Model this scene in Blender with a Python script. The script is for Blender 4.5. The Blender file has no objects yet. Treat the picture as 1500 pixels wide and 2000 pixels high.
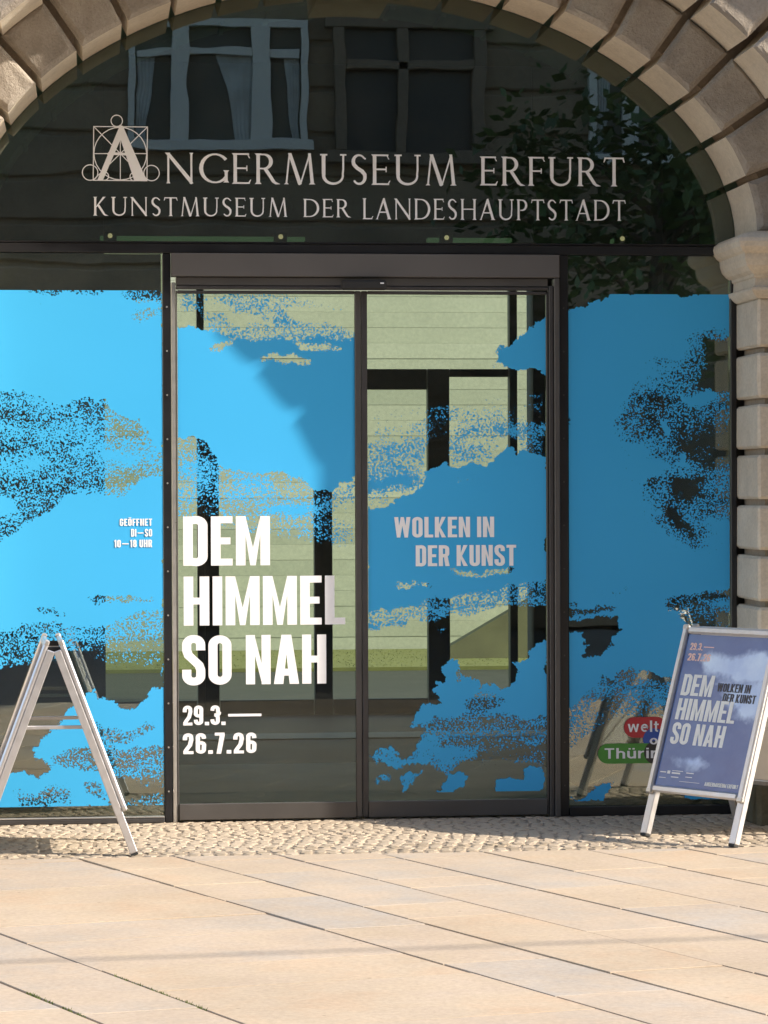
import bpy, bmesh, math, random
import numpy as np
from mathutils import Vector
R = math.radians
random.seed(7); rng = np.random.default_rng(11)
S = bpy.context.scene
COL = S.collection

# ------------------------------------------------------------------ camera, sky, sun, exposure
F = 5500.0; YAW = R(6.0); CH = 1.62; CD = 13.6; HOR = 948.0; ROLL = R(-0.2)
PITCH = -math.atan((1000 - HOR) / F)
fw = Vector((math.sin(YAW)*math.cos(PITCH), math.cos(YAW)*math.cos(PITCH), math.sin(PITCH)))
r0 = Vector((math.cos(YAW), -math.sin(YAW), 0)); u0 = r0.cross(fw)
rt = r0*math.cos(ROLL) + u0*math.sin(ROLL); up = -r0*math.sin(ROLL) + u0*math.cos(ROLL)
cd = bpy.data.cameras.new('camera'); cam = bpy.data.objects.new('camera', cd); COL.objects.link(cam)
from mathutils import Matrix
M3 = Matrix((rt, up, -fw)).transposed()
cam.matrix_world = Matrix.Translation((0, -CD, CH)) @ M3.to_4x4()
cd.sensor_fit = 'VERTICAL'; cd.sensor_height = 36.0; cd.lens = 36.0*F/2000.0
cd.clip_start = 0.1; cd.clip_end = 2000
S.camera = cam
SUN = Vector((2.62, -1.0, 1.72)).normalized()
w = bpy.data.worlds.new('World'); S.world = w; w.use_nodes = True
nt = w.node_tree; nt.nodes.clear()
sky = nt.nodes.new('ShaderNodeTexSky'); sky.sky_type = 'NISHITA'; sky.sun_disc = False
sky.sun_elevation = math.asin(SUN.z); sky.sun_rotation = math.atan2(SUN.x, SUN.y)
bg = nt.nodes.new('ShaderNodeBackground'); bg.inputs[1].default_value = 0.15
wo = nt.nodes.new('ShaderNodeOutputWorld')
nt.links.new(sky.outputs[0], bg.inputs[0]); nt.links.new(bg.outputs[0], wo.inputs[0])
sd = bpy.data.lights.new('sun', 'SUN'); sd.energy = 2.8; sd.angle = R(0.53); sd.color = (1.0, 0.90, 0.77)
so = bpy.data.objects.new('sun', sd); COL.objects.link(so)
so.rotation_euler = SUN.to_track_quat('Z', 'Y').to_euler(); so.location = (30, -12, 20)
S.view_settings.view_transform = 'Standard'; S.view_settings.look = 'None'
S.view_settings.exposure = 1.60; S.view_settings.gamma = 1.0; S.view_settings.use_curve_mapping = False
S.render.engine = 'CYCLES'
S.cycles.max_bounces = 10; S.cycles.transparent_max_bounces = 24; S.cycles.caustics_reflective = False; S.cycles.caustics_refractive = False

def ray(px, py): return fw + rt*((px-750)/F) - up*((py-1000)/F)
def at(px, py, Y=0.0):          # point of the plane y = Y under a spot of the photograph
    d = ray(px, py); t = (Y+CD)/d.y
    return (d.x*t, CH+d.z*t)

# ------------------------------------------------------------------ helpers
def link(o, parent=None):
    COL.objects.link(o)
    if parent is not None: o.parent = parent
    return o
def tag(o, label=None, cat=None, group=None, kind=None):
    if label: o['label'] = label
    if cat: o['category'] = cat
    if group: o['group'] = group
    if kind: o['kind'] = kind
    return o
def empty(name, loc=(0,0,0), rz=0, parent=None):
    o = bpy.data.objects.new(name, None); o.location = loc; o.rotation_euler[2] = rz
    o.empty_display_size = 0.1
    return link(o, parent)
def obj_from(name, verts, faces, mat, parent=None, smooth=False, mats=None, fm=None):
    me = bpy.data.meshes.new(name); me.from_pydata([tuple(v) for v in verts], [], faces); me.update()
    for m in (mats or [mat]): me.materials.append(m)
    if fm is not None: me.polygons.foreach_set('material_index', fm)
    if smooth: me.polygons.foreach_set('use_smooth', [True]*len(me.polygons))
    return link(bpy.data.objects.new(name, me), parent)
class MB:
    def __init__(s): s.v = []; s.f = []
    def add(s, vs, fs):
        n = len(s.v); s.v += [tuple(v) for v in vs]; s.f += [tuple(i+n for i in f) for f in fs]
    def box(s, x0,x1,y0,y1,z0,z1):
        s.add([(x0,y0,z0),(x1,y0,z0),(x1,y1,z0),(x0,y1,z0),(x0,y0,z1),(x1,y0,z1),(x1,y1,z1),(x0,y1,z1)],
              [(0,3,2,1),(4,5,6,7),(0,1,5,4),(1,2,6,5),(2,3,7,6),(3,0,4,7)])
    def cbox(s, x0,x1,y0,y1,z0,z1, c=0.003):   # box with chamfered edges
        b = bmesh.new(); 
        bmesh.ops.create_cube(b, size=1.0)
        for v in b.verts: v.co = Vector(((x0+x1)/2+v.co.x*(x1-x0), (y0+y1)/2+v.co.y*(y1-y0), (z0+z1)/2+v.co.z*(z1-z0)))
        bmesh.ops.bevel(b, geom=b.edges[:], offset=min(c, .4*min(abs(x1-x0),abs(y1-y0),abs(z1-z0))), segments=1, affect='EDGES')
        s.bm(b)
    def bm(s, b):
        b.verts.index_update()
        s.add([v.co[:] for v in b.verts], [[v.index for v in f.verts] for f in b.faces]); b.free()
    def bar(s, a, b, wx, wy, ref=(0,0,1)):      # square bar between two points
        a = Vector(a); b = Vector(b); d = (b-a).normalized(); r = Vector(ref)
        if abs(d.dot(r)) > .98: r = Vector((1,0,0))
        p = d.cross(r).normalized(); q = p.cross(d).normalized()
        vs = [c + p*sx*wx/2 + q*sy*wy/2 for c in (a,b) for sx,sy in ((-1,-1),(1,-1),(1,1),(-1,1))]
        s.add(vs, [(3,2,1,0),(4,5,6,7),(0,1,5,4),(1,2,6,5),(2,3,7,6),(3,0,4,7)])
    def tube(s, pts, r, n=8):
        pts = [Vector(p) for p in pts]; rings = []
        for i,p in enumerate(pts):
            d = (pts[min(i+1,len(pts)-1)]-pts[max(i-1,0)]).normalized()
            a = d.orthogonal().normalized() if i == 0 else (pa - d*pa.dot(d)).normalized()
            pa = a; b_ = d.cross(a); rr = r[i] if isinstance(r,(list,tuple)) else r
            rings.append([p + (a*math.cos(6.2832*k/n)+b_*math.sin(6.2832*k/n))*rr for k in range(n)])
        vs = [v for g in rings for v in g]; fs = []
        for i in range(len(pts)-1):
            for k in range(n): fs.append((i*n+k, i*n+(k+1)%n, (i+1)*n+(k+1)%n, (i+1)*n+k))
        fs.append(tuple(range(n-1,-1,-1))); fs.append(tuple((len(pts)-1)*n+k for k in range(n)))
        s.add(vs, fs)
    def build(s, name, mat, parent=None, smooth=False): return obj_from(name, s.v, s.f, mat, parent, smooth)

# ------------------------------------------------------------------ materials
def mat(name):
    m = bpy.data.materials.new(name); m.use_nodes = True
    return m, m.node_tree, m.node_tree.nodes, m.node_tree.links, m.node_tree.nodes['Principled BSDF']
def N(nodes, t, **k):
    n = nodes.new(t)
    for a, b in k.items(): setattr(n, a, b)
    return n
def ramp(nodes, stops):
    n = nodes.new('ShaderNodeValToRGB'); e = n.color_ramp.elements
    e[0].position, e[0].color = stops[0][0], (*stops[0][1],1)
    e[1].position, e[1].color = stops[-1][0], (*stops[-1][1],1)
    for p, c in stops[1:-1]:
        x = e.new(p); x.color = (*c,1)
    return n
def simple(name, col, rough=.5, metal=0., noise=.12, scale=20, bump=0., spec=.5):
    m, t, n, l, p = mat(name)
    p.inputs['Roughness'].default_value = rough; p.inputs['Metallic'].default_value = metal
    p.inputs['Specular IOR Level'].default_value = spec
    tc = N(n,'ShaderNodeTexCoord'); nz = N(n,'ShaderNodeTexNoise'); nz.inputs['Scale'].default_value = scale; nz.inputs['Detail'].default_value = 6
    l.new(tc.outputs['Object'], nz.inputs['Vector'])
    r = ramp(n, [(.3, tuple(c*(1-noise) for c in col)), (.7, tuple(min(1,c*(1+noise)) for c in col))])
    l.new(nz.outputs['Fac'], r.inputs[0]); l.new(r.outputs[0], p.inputs['Base Color'])
    mr = N(n,'ShaderNodeMapRange'); mr.inputs[3].default_value = max(.02, rough-.08); mr.inputs[4].default_value = min(1, rough+.1)
    l.new(nz.outputs['Fac'], mr.inputs[0]); l.new(mr.outputs[0], p.inputs['Roughness'])
    if bump:
        b = N(n,'ShaderNodeBump'); b.inputs['Strength'].default_value = bump; b.inputs['Distance'].default_value = .01
        l.new(nz.outputs['Fac'], b.inputs['Height']); l.new(b.outputs[0], p.inputs['Normal'])
    return m
def stone_mat(name, stops, scale=4, pit=.5, bumpd=.012, rnd=.25, fine=60, streak=False):
    m, t, n, l, p = mat(name); p.inputs['Roughness'].default_value = .88; p.inputs['Specular IOR Level'].default_value = .25
    tc = N(n,'ShaderNodeTexCoord'); oi = N(n,'ShaderNodeObjectInfo')
    add = N(n,'ShaderNodeVectorMath', operation='ADD'); sc = N(n,'ShaderNodeVectorMath', operation='SCALE')
    sc.inputs['Scale'].default_value = 37.0
    cx = N(n,'ShaderNodeCombineXYZ'); l.new(oi.outputs['Random'], cx.inputs[0]); l.new(oi.outputs['Random'], cx.inputs[1])
    l.new(cx.outputs[0], sc.inputs[0]); l.new(tc.outputs['Object'], add.inputs[0]); l.new(sc.outputs[0], add.inputs[1])
    a = N(n,'ShaderNodeTexNoise'); a.inputs['Scale'].default_value = scale; a.inputs['Detail'].default_value = 10; a.inputs['Roughness'].default_value = .68
    f = N(n,'ShaderNodeTexNoise'); f.inputs['Scale'].default_value = fine; f.inputs['Detail'].default_value = 6; f.inputs['Roughness'].default_value = .7
    v = N(n,'ShaderNodeTexVoronoi'); v.inputs['Scale'].default_value = fine*.55
    for q in (a, f, v): l.new(add.outputs[0], q.inputs['Vector'])
    r = ramp(n, stops)
    mx = N(n,'ShaderNodeMath', operation='MULTIPLY_ADD'); mx.inputs[1].default_value = rnd
    sub = N(n,'ShaderNodeMath', operation='SUBTRACT'); sub.inputs[1].default_value = .5
    l.new(oi.outputs['Random'], sub.inputs[0]); l.new(sub.outputs[0], mx.inputs[0]); l.new(a.outputs['Fac'], mx.inputs[2])
    l.new(mx.outputs[0], r.inputs[0])
    pr = ramp(n, [(.03, (.45,.42,.4)), (.16, (1,1,1))]); l.new(v.outputs['Distance'], pr.inputs[0])
    mm = N(n,'ShaderNodeMixRGB', blend_type='MULTIPLY'); mm.inputs[0].default_value = pit
    l.new(r.outputs[0], mm.inputs[1]); l.new(pr.outputs[0], mm.inputs[2])
    fr = ramp(n, [(.3, (.82,.82,.82)), (.7, (1.12,1.12,1.12))]); l.new(f.outputs['Fac'], fr.inputs[0])
    m2 = N(n,'ShaderNodeMixRGB', blend_type='MULTIPLY'); m2.inputs[0].default_value = .8
    l.new(mm.outputs[0], m2.inputs[1]); l.new(fr.outputs[0], m2.inputs[2]); l.new(m2.outputs[0], p.inputs['Base Color'])
    ad = N(n,'ShaderNodeMath', operation='MULTIPLY_ADD'); ad.inputs[1].default_value = .35
    l.new(f.outputs['Fac'], ad.inputs[0]); l.new(a.outputs['Fac'], ad.inputs[2])
    b = N(n,'ShaderNodeBump'); b.inputs['Strength'].default_value = .8; b.inputs['Distance'].default_value = bumpd
    l.new(ad.outputs[0], b.inputs['Height']); l.new(b.outputs[0], p.inputs['Normal'])
    return m
MSTONE = stone_mat('portal sandstone', [(.25,(.52,.445,.345)),(.5,(.62,.535,.42)),(.75,(.70,.615,.49))], 5, .25, .008, .12)  # soffit colour set well above the fronts to replace weak bounce light
MROUGH = stone_mat('bush hammered sandstone', [(.25,(.26,.225,.185)),(.5,(.37,.32,.265)),(.75,(.46,.405,.335))], 6, .6, .028, .16, 75)
MJOINT = stone_mat('recessed joint stone', [(.25,(.34,.275,.205)),(.75,(.46,.38,.30))], 8, .2, .006, .05)
MPLINTH = stone_mat('dark olive plinth stone', [(.25,(.085,.08,.05)),(.5,(.14,.125,.085)),(.75,(.21,.18,.13))], 7, .3, .01, .1)  # dark olive tone over the whole plinth
MSLAB = stone_mat('paving slab', [(.22,(.39,.35,.305)),(.38,(.43,.36,.285)),(.5,(.455,.365,.275)),(.62,(.46,.37,.27)),(.8,(.475,.355,.245))], 2.2, .14, .003, .36, 45)
def add_spots(m):
    n = m.node_tree.nodes; l = m.node_tree.links; p = n['Principled BSDF']; src = p.inputs['Base Color'].links[0].from_socket
    tc = N(n,'ShaderNodeTexCoord'); g = N(n,'ShaderNodeNewGeometry'); cur = src
    for sc_, a_, b_, dk in ((2.1,.018,.03,.55),(5.5,.03,.05,.72)):
        v = N(n,'ShaderNodeTexVoronoi'); v.inputs['Scale'].default_value = sc_; v.inputs['Randomness'].default_value = 1; l.new(g.outputs['Position'], v.inputs['Vector'])
        r = ramp(n, [(a_, (dk,dk,dk*.97)), (b_, (1,1,1))]); l.new(v.outputs['Distance'], r.inputs[0])
        mm = N(n,'ShaderNodeMixRGB', blend_type='MULTIPLY'); mm.inputs[0].default_value = 1; l.new(cur, mm.inputs[1]); l.new(r.outputs[0], mm.inputs[2]); cur = mm.outputs[0]
    w_ = N(n,'ShaderNodeTexNoise'); w_.inputs['Scale'].default_value = 1.1; w_.inputs['Detail'].default_value = 9; w_.inputs['Roughness'].default_value = .7; l.new(g.outputs['Position'], w_.inputs['Vector'])
    r = ramp(n, [(.35, (.86,.85,.84)), (.6, (1.03,1.03,1.03))]); l.new(w_.outputs['Fac'], r.inputs[0])
    mm = N(n,'ShaderNodeMixRGB', blend_type='MULTIPLY'); mm.inputs[0].default_value = .8; l.new(cur, mm.inputs[1]); l.new(r.outputs[0], mm.inputs[2]); l.new(mm.outputs[0], p.inputs['Base Color'])
add_spots(MSLAB)
MCOB = stone_mat('small cobbles', [(.2,(.31,.25,.18)),(.5,(.375,.305,.225)),(.8,(.44,.36,.27))], 9, .12, .002, .95, 90)
MBED = simple('joint sand', (.27,.215,.16), .95, noise=.3, scale=60, bump=.5)
MGROUT = simple('dark joint', (.075,.06,.042), .95, noise=.3, scale=50, bump=.4)
MBLACK = simple('black painted metal', (.012,.012,.014), .35, .0, .2, 8)
MBRONZE = simple('dark bronze metal', (.07,.066,.066), .42, .35, .1, 6)
MBRLIGHT = simple('bronze anodised door frame', (.10,.094,.09), .4, .3, .08, 6)
MHEAD = simple('grey brown header panel', (.11,.103,.10), .55, .1, .06, 4)
MALU = simple('brushed aluminium', (.62,.61,.62), .33, .75, .05, 30)
MSILV = simple('silver trim', (.55,.53,.50), .3, .7, .08, 20)
MRUB = simple('black rubber', (.02,.02,.02), .7)
MWHITE = simple('white vinyl', (.90,.89,.90), .45, noise=.02, scale=5)
MTITLE = simple('pale vinyl lettering', (.88,.87,.87), .5, noise=.03, scale=8)
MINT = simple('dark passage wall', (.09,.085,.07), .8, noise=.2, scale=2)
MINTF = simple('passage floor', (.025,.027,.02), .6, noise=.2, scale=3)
MGREENPL = simple('interior arch plaster', (.22,.33,.24), .8, noise=.15, scale=4, bump=.2)
def glassm(name, tint, refl, ior=1.5):
    m, t, n, l, p = mat(name); n.remove(p); out = n['Material Output']
    g = N(n,'ShaderNodeBsdfGlossy'); g.inputs['Roughness'].default_value = .0; g.inputs['Color'].default_value = (.92,.95,.93,1)
    tr = N(n,'ShaderNodeBsdfTransparent'); tr.inputs[0].default_value = (*tint,1)
    lw = N(n,'ShaderNodeFresnel'); lw.inputs[0].default_value = ior
    a = N(n,'ShaderNodeMath', operation='ADD'); a.inputs[1].default_value = refl; l.new(lw.outputs[0], a.inputs[0])
    tc = N(n,'ShaderNodeTexCoord'); nz = N(n,'ShaderNodeTexNoise'); nz.inputs['Scale'].default_value = 2.6; nz.inputs['Detail'].default_value = 1.5
    l.new(tc.outputs['Object'], nz.inputs['Vector']); b = N(n,'ShaderNodeBump'); b.inputs['Strength'].default_value = .5; b.inputs['Distance'].default_value = .0009
    l.new(nz.outputs['Fac'], b.inputs['Height']); l.new(b.outputs[0], g.inputs['Normal'])
    # faint dust on the outside of the pane
    d = N(n,'ShaderNodeBsdfDiffuse'); d.inputs[0].default_value = (.5,.48,.42,1)
    n2 = N(n,'ShaderNodeTexNoise'); n2.inputs['Scale'].default_value = 5; n2.inputs['Detail'].default_value = 8; l.new(tc.outputs['Object'], n2.inputs['Vector'])
    mr = N(n,'ShaderNodeMapRange'); mr.inputs[1].default_value = .3; mr.inputs[2].default_value = .8; mr.inputs[3].default_value = .004; mr.inputs[4].default_value = .025
    l.new(n2.outputs['Fac'], mr.inputs[0])
    mx = N(n,'ShaderNodeMixShader'); l.new(a.outputs[0], mx.inputs[0]); l.new(tr.outputs[0], mx.inputs[1]); l.new(g.outputs[0], mx.inputs[2])
    m2 = N(n,'ShaderNodeMixShader'); l.new(mr.outputs[0], m2.inputs[0]); l.new(mx.outputs[0], m2.inputs[1]); l.new(d.outputs[0], m2.inputs[2])
    l.new(m2.outputs[0], out.inputs[0]); return m
MGLASS = glassm('side pane glazing', (.80,.86,.74), .12)
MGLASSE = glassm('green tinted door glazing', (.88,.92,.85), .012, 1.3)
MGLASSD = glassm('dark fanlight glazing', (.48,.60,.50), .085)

# ------------------------------------------------------------------ film print: density field drawn as shapes, broken up by noise
FX0, FX1, FZ0, FZ1 = -0.62, 3.26, 0.0, 2.64
RES = 0.0026
FW, FH = int((FX1-FX0)/RES), int((FZ1-FZ0)/RES)
def vnoise(h, w_, cell, seed):
    g = np.random.default_rng(seed).random((int(h/cell)+3, int(w_/cell)+3))
    y = np.arange(h)/cell; x = np.arange(w_)/cell
    yi = y.astype(int); xi = x.astype(int); fy = y-yi; fx = x-xi
    fy = (fy*fy*(3-2*fy))[:,None]; fx = (fx*fx*(3-2*fx))[None,:]
    a = g[yi][:,xi]; b = g[yi][:,xi+1]; c = g[yi+1][:,xi]; d = g[yi+1][:,xi+1]
    return (a*(1-fx)+b*fx)*(1-fy)+(c*(1-fx)+d*fx)*fy
def fbm(h, w_, cell, seed, octs=4, gain=.55):
    s = np.zeros((h,w_)); a = 1; t = 0
    for o in range(octs):
        s += a*vnoise(h, w_, max(1.2, cell/2**o), seed+o*13); t += a; a *= gain
    return s/t
def blur(a, k):
    for _ in range(2):
        for ax in (0,1):
            c = np.cumsum(np.pad(a, [(k+1,k) if i==ax else (0,0) for i in (0,1)], mode='edge'), axis=ax)
            n_ = a.shape[ax]
            a = (np.take(c, range(2*k+1, 2*k+1+n_), axis=ax) - np.take(c, range(0,n_), axis=ax))/(2*k+1)
    return a
gx, gz = np.meshgrid((np.arange(FW)+.5)*RES+FX0, (np.arange(FH)+.5)*RES+FZ0)
wx = (fbm(FH,FW,34,1,5,.72)-.5)*.11; wz = (fbm(FH,FW,34,91,5,.72)-.5)*.09
dens = np.full((FH,FW), -.3)
def poly(val, pts, soft=0):
    P = [at(*p) for p in pts]
    x0 = min(p[0] for p in P)-.08; x1 = max(p[0] for p in P)+.08; z0 = min(p[1] for p in P)-.08; z1 = max(p[1] for p in P)+.08
    i0 = max(0,int((x0-FX0)/RES)); i1 = min(FW,int((x1-FX0)/RES)); j0 = max(0,int((z0-FZ0)/RES)); j1 = min(FH,int((z1-FZ0)/RES))
    if i1 <= i0 or j1 <= j0: return
    X = (gx+wx)[j0:j1,i0:i1]; Z = (gz+wz)[j0:j1,i0:i1]; ins = np.zeros(X.shape, bool)
    for k in range(len(P)):
        ax, az = P[k]; bx, bz = P[(k+1)%len(P)]
        if az == bz: continue
        ins ^= ((az > Z) != (bz > Z)) & (X < (bx-ax)*(Z-az)/(bz-az)+ax)
    m = ins.astype(float)
    if soft: m = blur(m, soft)
    dens[j0:j1,i0:i1] = dens[j0:j1,i0:i1]*(1-m) + val*m
SOL, CLR = 1.3, -.3
# left pane
poly(SOL, [(-60,560),(324,560),(324,1582),(-60,1582)])
poly(.55, [(40,560),(215,560),(190,580),(110,578),(50,572)], 4); poly(.5, [(225,560),(330,560),(330,590),(270,598),(240,580)], 4)
poly(.8, [(205,617),(330,598),(330,618),(262,630),(235,624)], 3); poly(.85, [(60,585),(110,580),(120,596),(75,598)], 4); poly(.88,[(30,615),(60,612),(60,625),(20,625)],3)
poly(.58, [(-60,758),(0,762),(60,772),(120,788),(150,772),(175,772),(215,800),(275,830),(300,870),(324,880),(324,935),(285,930),(262,945),(240,965),(200,968),(130,965),(105,995),(50,1025),(0,1055),(-60,1075)], 1)
poly(.28, [(-60,846),(0,850),(60,850),(85,872),(0,892),(-60,895)], 8); poly(.3, [(145,785),(200,795),(200,815),(165,805)], 5); poly(.3,[(85,955),(140,940),(150,955),(100,985)],6)
poly(.85, [(130,815),(200,845),(210,885),(150,850)], 9); poly(.85, [(35,905),(110,900),(130,915),(40,925)], 7); poly(.86,[(180,880),(250,905),(300,900),(260,885)],7)
poly(.25, [(215,820),(265,835),(275,860),(230,850)], 5); poly(.25,[(225,915),(290,905),(320,915),(300,930),(215,950)],5)
poly(SOL, [(-60,970),(0,972),(32,985),(28,1000),(-60,1015)], 2); poly(.92, [(180,975),(235,970),(250,1000),(190,1005)], 6)
poly(.6, [(160,1168),(200,1164),(300,1162),(285,1174),(180,1180)], 2); poly(.68, [(60,1188),(90,1184),(135,1200),(120,1206)], 2)
poly(.62, [(-60,1240),(0,1232),(90,1215),(150,1222),(220,1212),(318,1182),(330,1182),(330,1262),(240,1262),(100,1262),(0,1270),(-60,1270)], 4)
poly(.85, [(-60,1268),(60,1262),(100,1275),(0,1285),(-60,1285)], 5)
poly(.3, [(-60,1284),(150,1258),(324,1236),(324,1285),(-60,1315)], 9)
poly(CLR, [(-60,1305),(60,1300),(150,1272),(324,1262),(324,1350),(285,1385),(180,1365),(120,1410),(90,1440),(70,1480),(100,1500),(60,1530),(-60,1540)], 3)
poly(.15, [(150,1262),(324,1245),(324,1300),(200,1310)], 10)
poly(SOL, [(330,1345),(292,1348),(284,1372),(262,1394),(240,1402),(215,1400),(196,1376),(188,1352),(172,1350),(160,1356),(160,1378),(135,1385),(116,1402),(142,1428),(104,1432),(94,1450),(68,1464),(76,1478),(140,1470),(240,1462),(330,1456)])
poly(.5, [(190,1415),(250,1430),(290,1400),(300,1420),(250,1450),(200,1470),(180,1440)], 4)
poly(.5, [(95,1478),(150,1464),(240,1462),(330,1456),(330,1520),(240,1512),(180,1500),(110,1505)], 4)
poly(SOL, [(-60,1582),(-60,1545),(0,1540),(12,1515),(50,1512),(72,1530),(96,1500),(130,1508),(188,1512),(204,1560),(210,1582)], 1)
poly(.45, [(20,1530),(60,1555),(110,1525),(150,1545),(140,1570),(40,1575)], 8); poly(.5, [(160,1520),(190,1525),(205,1565),(175,1555)], 5)
poly(.12, [(210,1512),(330,1518),(330,1565),(300,1582),(212,1582)], 4); poly(SOL,[(300,1582),(322,1566),(330,1582)],1)
# left door
poly(.30, [(343,560),(560,575),(500,600),(400,600),(343,640)], 12)
poly(.8, [(355,585),(385,582),(395,600),(360,603)], 3)
poly(SOL, [(334,632),(380,636),(430,655),(500,645),(530,658),(570,640),(600,652),(700,655),(700,935),(660,950),(640,965),(600,945),(560,928),(500,925),(445,920),(420,890),(400,868),(334,842)])
poly(.5, [(400,598),(470,640),(540,612),(600,628),(700,645),(700,664),(640,662),(600,655),(530,664),(480,664),(400,655)], 7)
poly(.1, [(400,690),(420,672),(460,664),(462,674),(425,692)], 2); poly(.1, [(500,695),(560,694),(610,698),(606,710),(540,711),(505,706)], 2); poly(.25, [(545,660),(620,665),(662,676),(655,684),(600,682)], 3)
poly(.25, [(445,558),(700,600),(700,612),(600,600),(500,628),(450,615)], 10)
poly(.42, [(334,845),(400,868),(425,895),(445,920),(500,925),(560,930),(600,946),(640,966),(700,938),(700,990),(560,1010),(334,1010)], 3)
poly(.12, [(343,855),(380,870),(390,890),(345,885)], 5); poly(.12,[(430,915),(450,925),(448,950),(428,935)],3); poly(.1,[(530,928),(580,930),(640,970),(580,980),(540,950)],6)
poly(.72, [(343,885),(420,900),(430,945),(343,925)], 9); poly(.68,[(470,935),(540,945),(520,975),(450,965)],9)
poly(.95, [(500,992),(560,985),(640,990),(650,1000),(600,1008),(520,1010)], 4)
poly(.16, [(334,1005),(700,1000),(700,1075),(560,1060),(334,1020)], 14)
# right door
poly(.06, [(718,800),(1070,760),(1070,860),(718,870)], 10)
poly(SOL, [(970,712),(974,682),(1010,665),(1030,634),(1050,620),(1072,616),(1072,735),(1052,722),(1015,725),(985,716)])
poly(.1, [(940,700),(972,712),(1000,724),(960,730)], 5)
poly(.42, [(712,870),(760,862),(830,862),(835,952),(770,975),(712,1004)], 6); poly(.9, [(712,948),(760,930),(812,922),(802,946),(750,958),(712,972)], 5)
poly(.6, [(880,838),(960,832),(1072,828),(1072,852),(960,856),(880,850)], 5); poly(.4, [(878,855),(985,868),(960,900),(930,908),(880,910)], 8); poly(.3,[(1010,845),(1070,850),(1070,895),(1015,885)],6)
poly(SOL, [(712,1004),(740,990),(790,970),(822,955),(828,920),(860,910),(920,908),(952,912),(968,892),(1000,878),(1025,888),(1072,896),(1072,1138),(1000,1148),(950,1165),(880,1165),(820,1180),(770,1190),(712,1196)])
poly(.85, [(890,925),(940,930),(935,955),(895,965)], 8)
poly(.12, [(880,1116),(920,1112),(1005,1110),(1003,1120),(940,1124),(885,1124)], 2); poly(.3, [(755,1143),(800,1132),(825,1136),(850,1148),(810,1144),(770,1148)], 3)
poly(.48, [(712,1192),(770,1188),(820,1176),(830,1160),(880,1165),(960,1148),(1000,1140),(1072,1132),(1072,1175),(1000,1180),(900,1200),(830,1215),(712,1210)], 5)
poly(.85, [(712,1212),(740,1212),(800,1218),(790,1230),(750,1225),(712,1230)], 3); poly(.4, [(800,1222),(835,1230),(870,1225),(868,1240),(830,1238)], 3)
poly(SOL, [(838,1347),(868,1325),(862,1306),(885,1294),(900,1300),(895,1322),(925,1322),(935,1345),(985,1340),(1010,1325),(1005,1298),(1034,1292),(1045,1258),(1072,1244),(1072,1402),(1000,1402),(950,1396),(900,1412),(820,1412),(793,1420),(810,1395),(826,1378),(856,1382),(852,1366)])
poly(.5, [(895,1300),(905,1330),(890,1340),(885,1315)], 3); poly(.5,[(900,1375),(930,1350),(1000,1365),(940,1395),(905,1395)],5)
poly(.45, [(820,1410),(860,1404),(900,1400),(960,1392),(1072,1402),(1072,1455),(980,1445),(880,1458),(830,1445)], 5)
poly(.12, [(900,1440),(1072,1436),(1072,1500),(900,1490)], 8); poly(.75, [(1015,1440),(1050,1445),(1055,1452),(1025,1455)], 2)
poly(.85, [(716,1475),(745,1452),(765,1455),(790,1480),(812,1455),(820,1430),(845,1436),(855,1455),(900,1460),(932,1456),(932,1475),(890,1488),(880,1512),(855,1512),(835,1490),(800,1488),(770,1500),(735,1485)], 2)
poly(.9, [(780,1545),(782,1512),(812,1502),(826,1500),(805,1530),(785,1555)], 1); poly(SOL, [(855,1558),(875,1515),(890,1505),(912,1515),(895,1540),(875,1560)], 1)
poly(SOL, [(968,1552),(973,1525),(1000,1515),(1015,1525),(1030,1505),(1052,1498),(1062,1512),(1060,1530),(1040,1548),(1012,1556)], 1); poly(.75, [(722,1530),(740,1515),(762,1510),(760,1525),(732,1538)], 2)
# right pane
poly(SOL, [(1098,572),(1450,572),(1450,1330),(1250,1315),(1180,1330),(1140,1370),(1098,1395)])
poly(CLR, [(1098,560),(1205,560),(1188,578),(1170,594),(1135,596),(1098,606)])
poly(.85, [(1225,740),(1270,690),(1330,650),(1400,625),(1450,625),(1450,1010),(1400,1100),(1290,1060),(1240,1010),(1240,930),(1190,840)], 25)
poly(.52, [(1215,790),(1245,770),(1330,720),(1345,670),(1450,660),(1450,1000),(1370,1010),(1385,1050),(1360,1080),(1320,1040),(1275,1030),(1265,1000),(1300,975),(1262,955),(1290,930),(1300,905),(1240,862),(1205,830)], 7)
poly(-.1, [(1368,665),(1450,658),(1450,768),(1400,772),(1352,758),(1385,720)], 4)
poly(.15, [(1255,790),(1290,775),(1310,815),(1285,840),(1262,820)], 8); poly(.05, [(1312,830),(1360,800),(1450,792),(1450,905),(1390,915),(1320,892)], 9)
poly(.05, [(1258,945),(1280,935),(1283,952),(1262,958)], 3); poly(0, [(1310,935),(1372,925),(1365,975),(1322,978)], 5); poly(0, [(1290,995),(1325,990),(1370,1052),(1345,1052)], 4)
poly(SOL, [(1338,772),(1400,768),(1398,785),(1350,790)], 3); poly(SOL, [(1290,826),(1308,824),(1312,850),(1295,858)], 2); poly(SOL, [(1328,890),(1345,888),(1345,905),(1330,905)], 2)
poly(.2, [(1098,815),(1112,812),(1118,825),(1098,832)], 1); poly(.9, [(1200,920),(1240,915),(1245,945),(1205,940)], 8)
poly(.25, [(1098,1172),(1110,1165),(1135,1178),(1130,1186),(1098,1188)], 3); poly(.7, [(1150,1155),(1230,1140),(1240,1160),(1160,1165)], 8)
poly(.05, [(1098,1192),(1150,1188),(1212,1184),(1205,1194),(1160,1202),(1098,1206)], 2)
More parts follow.
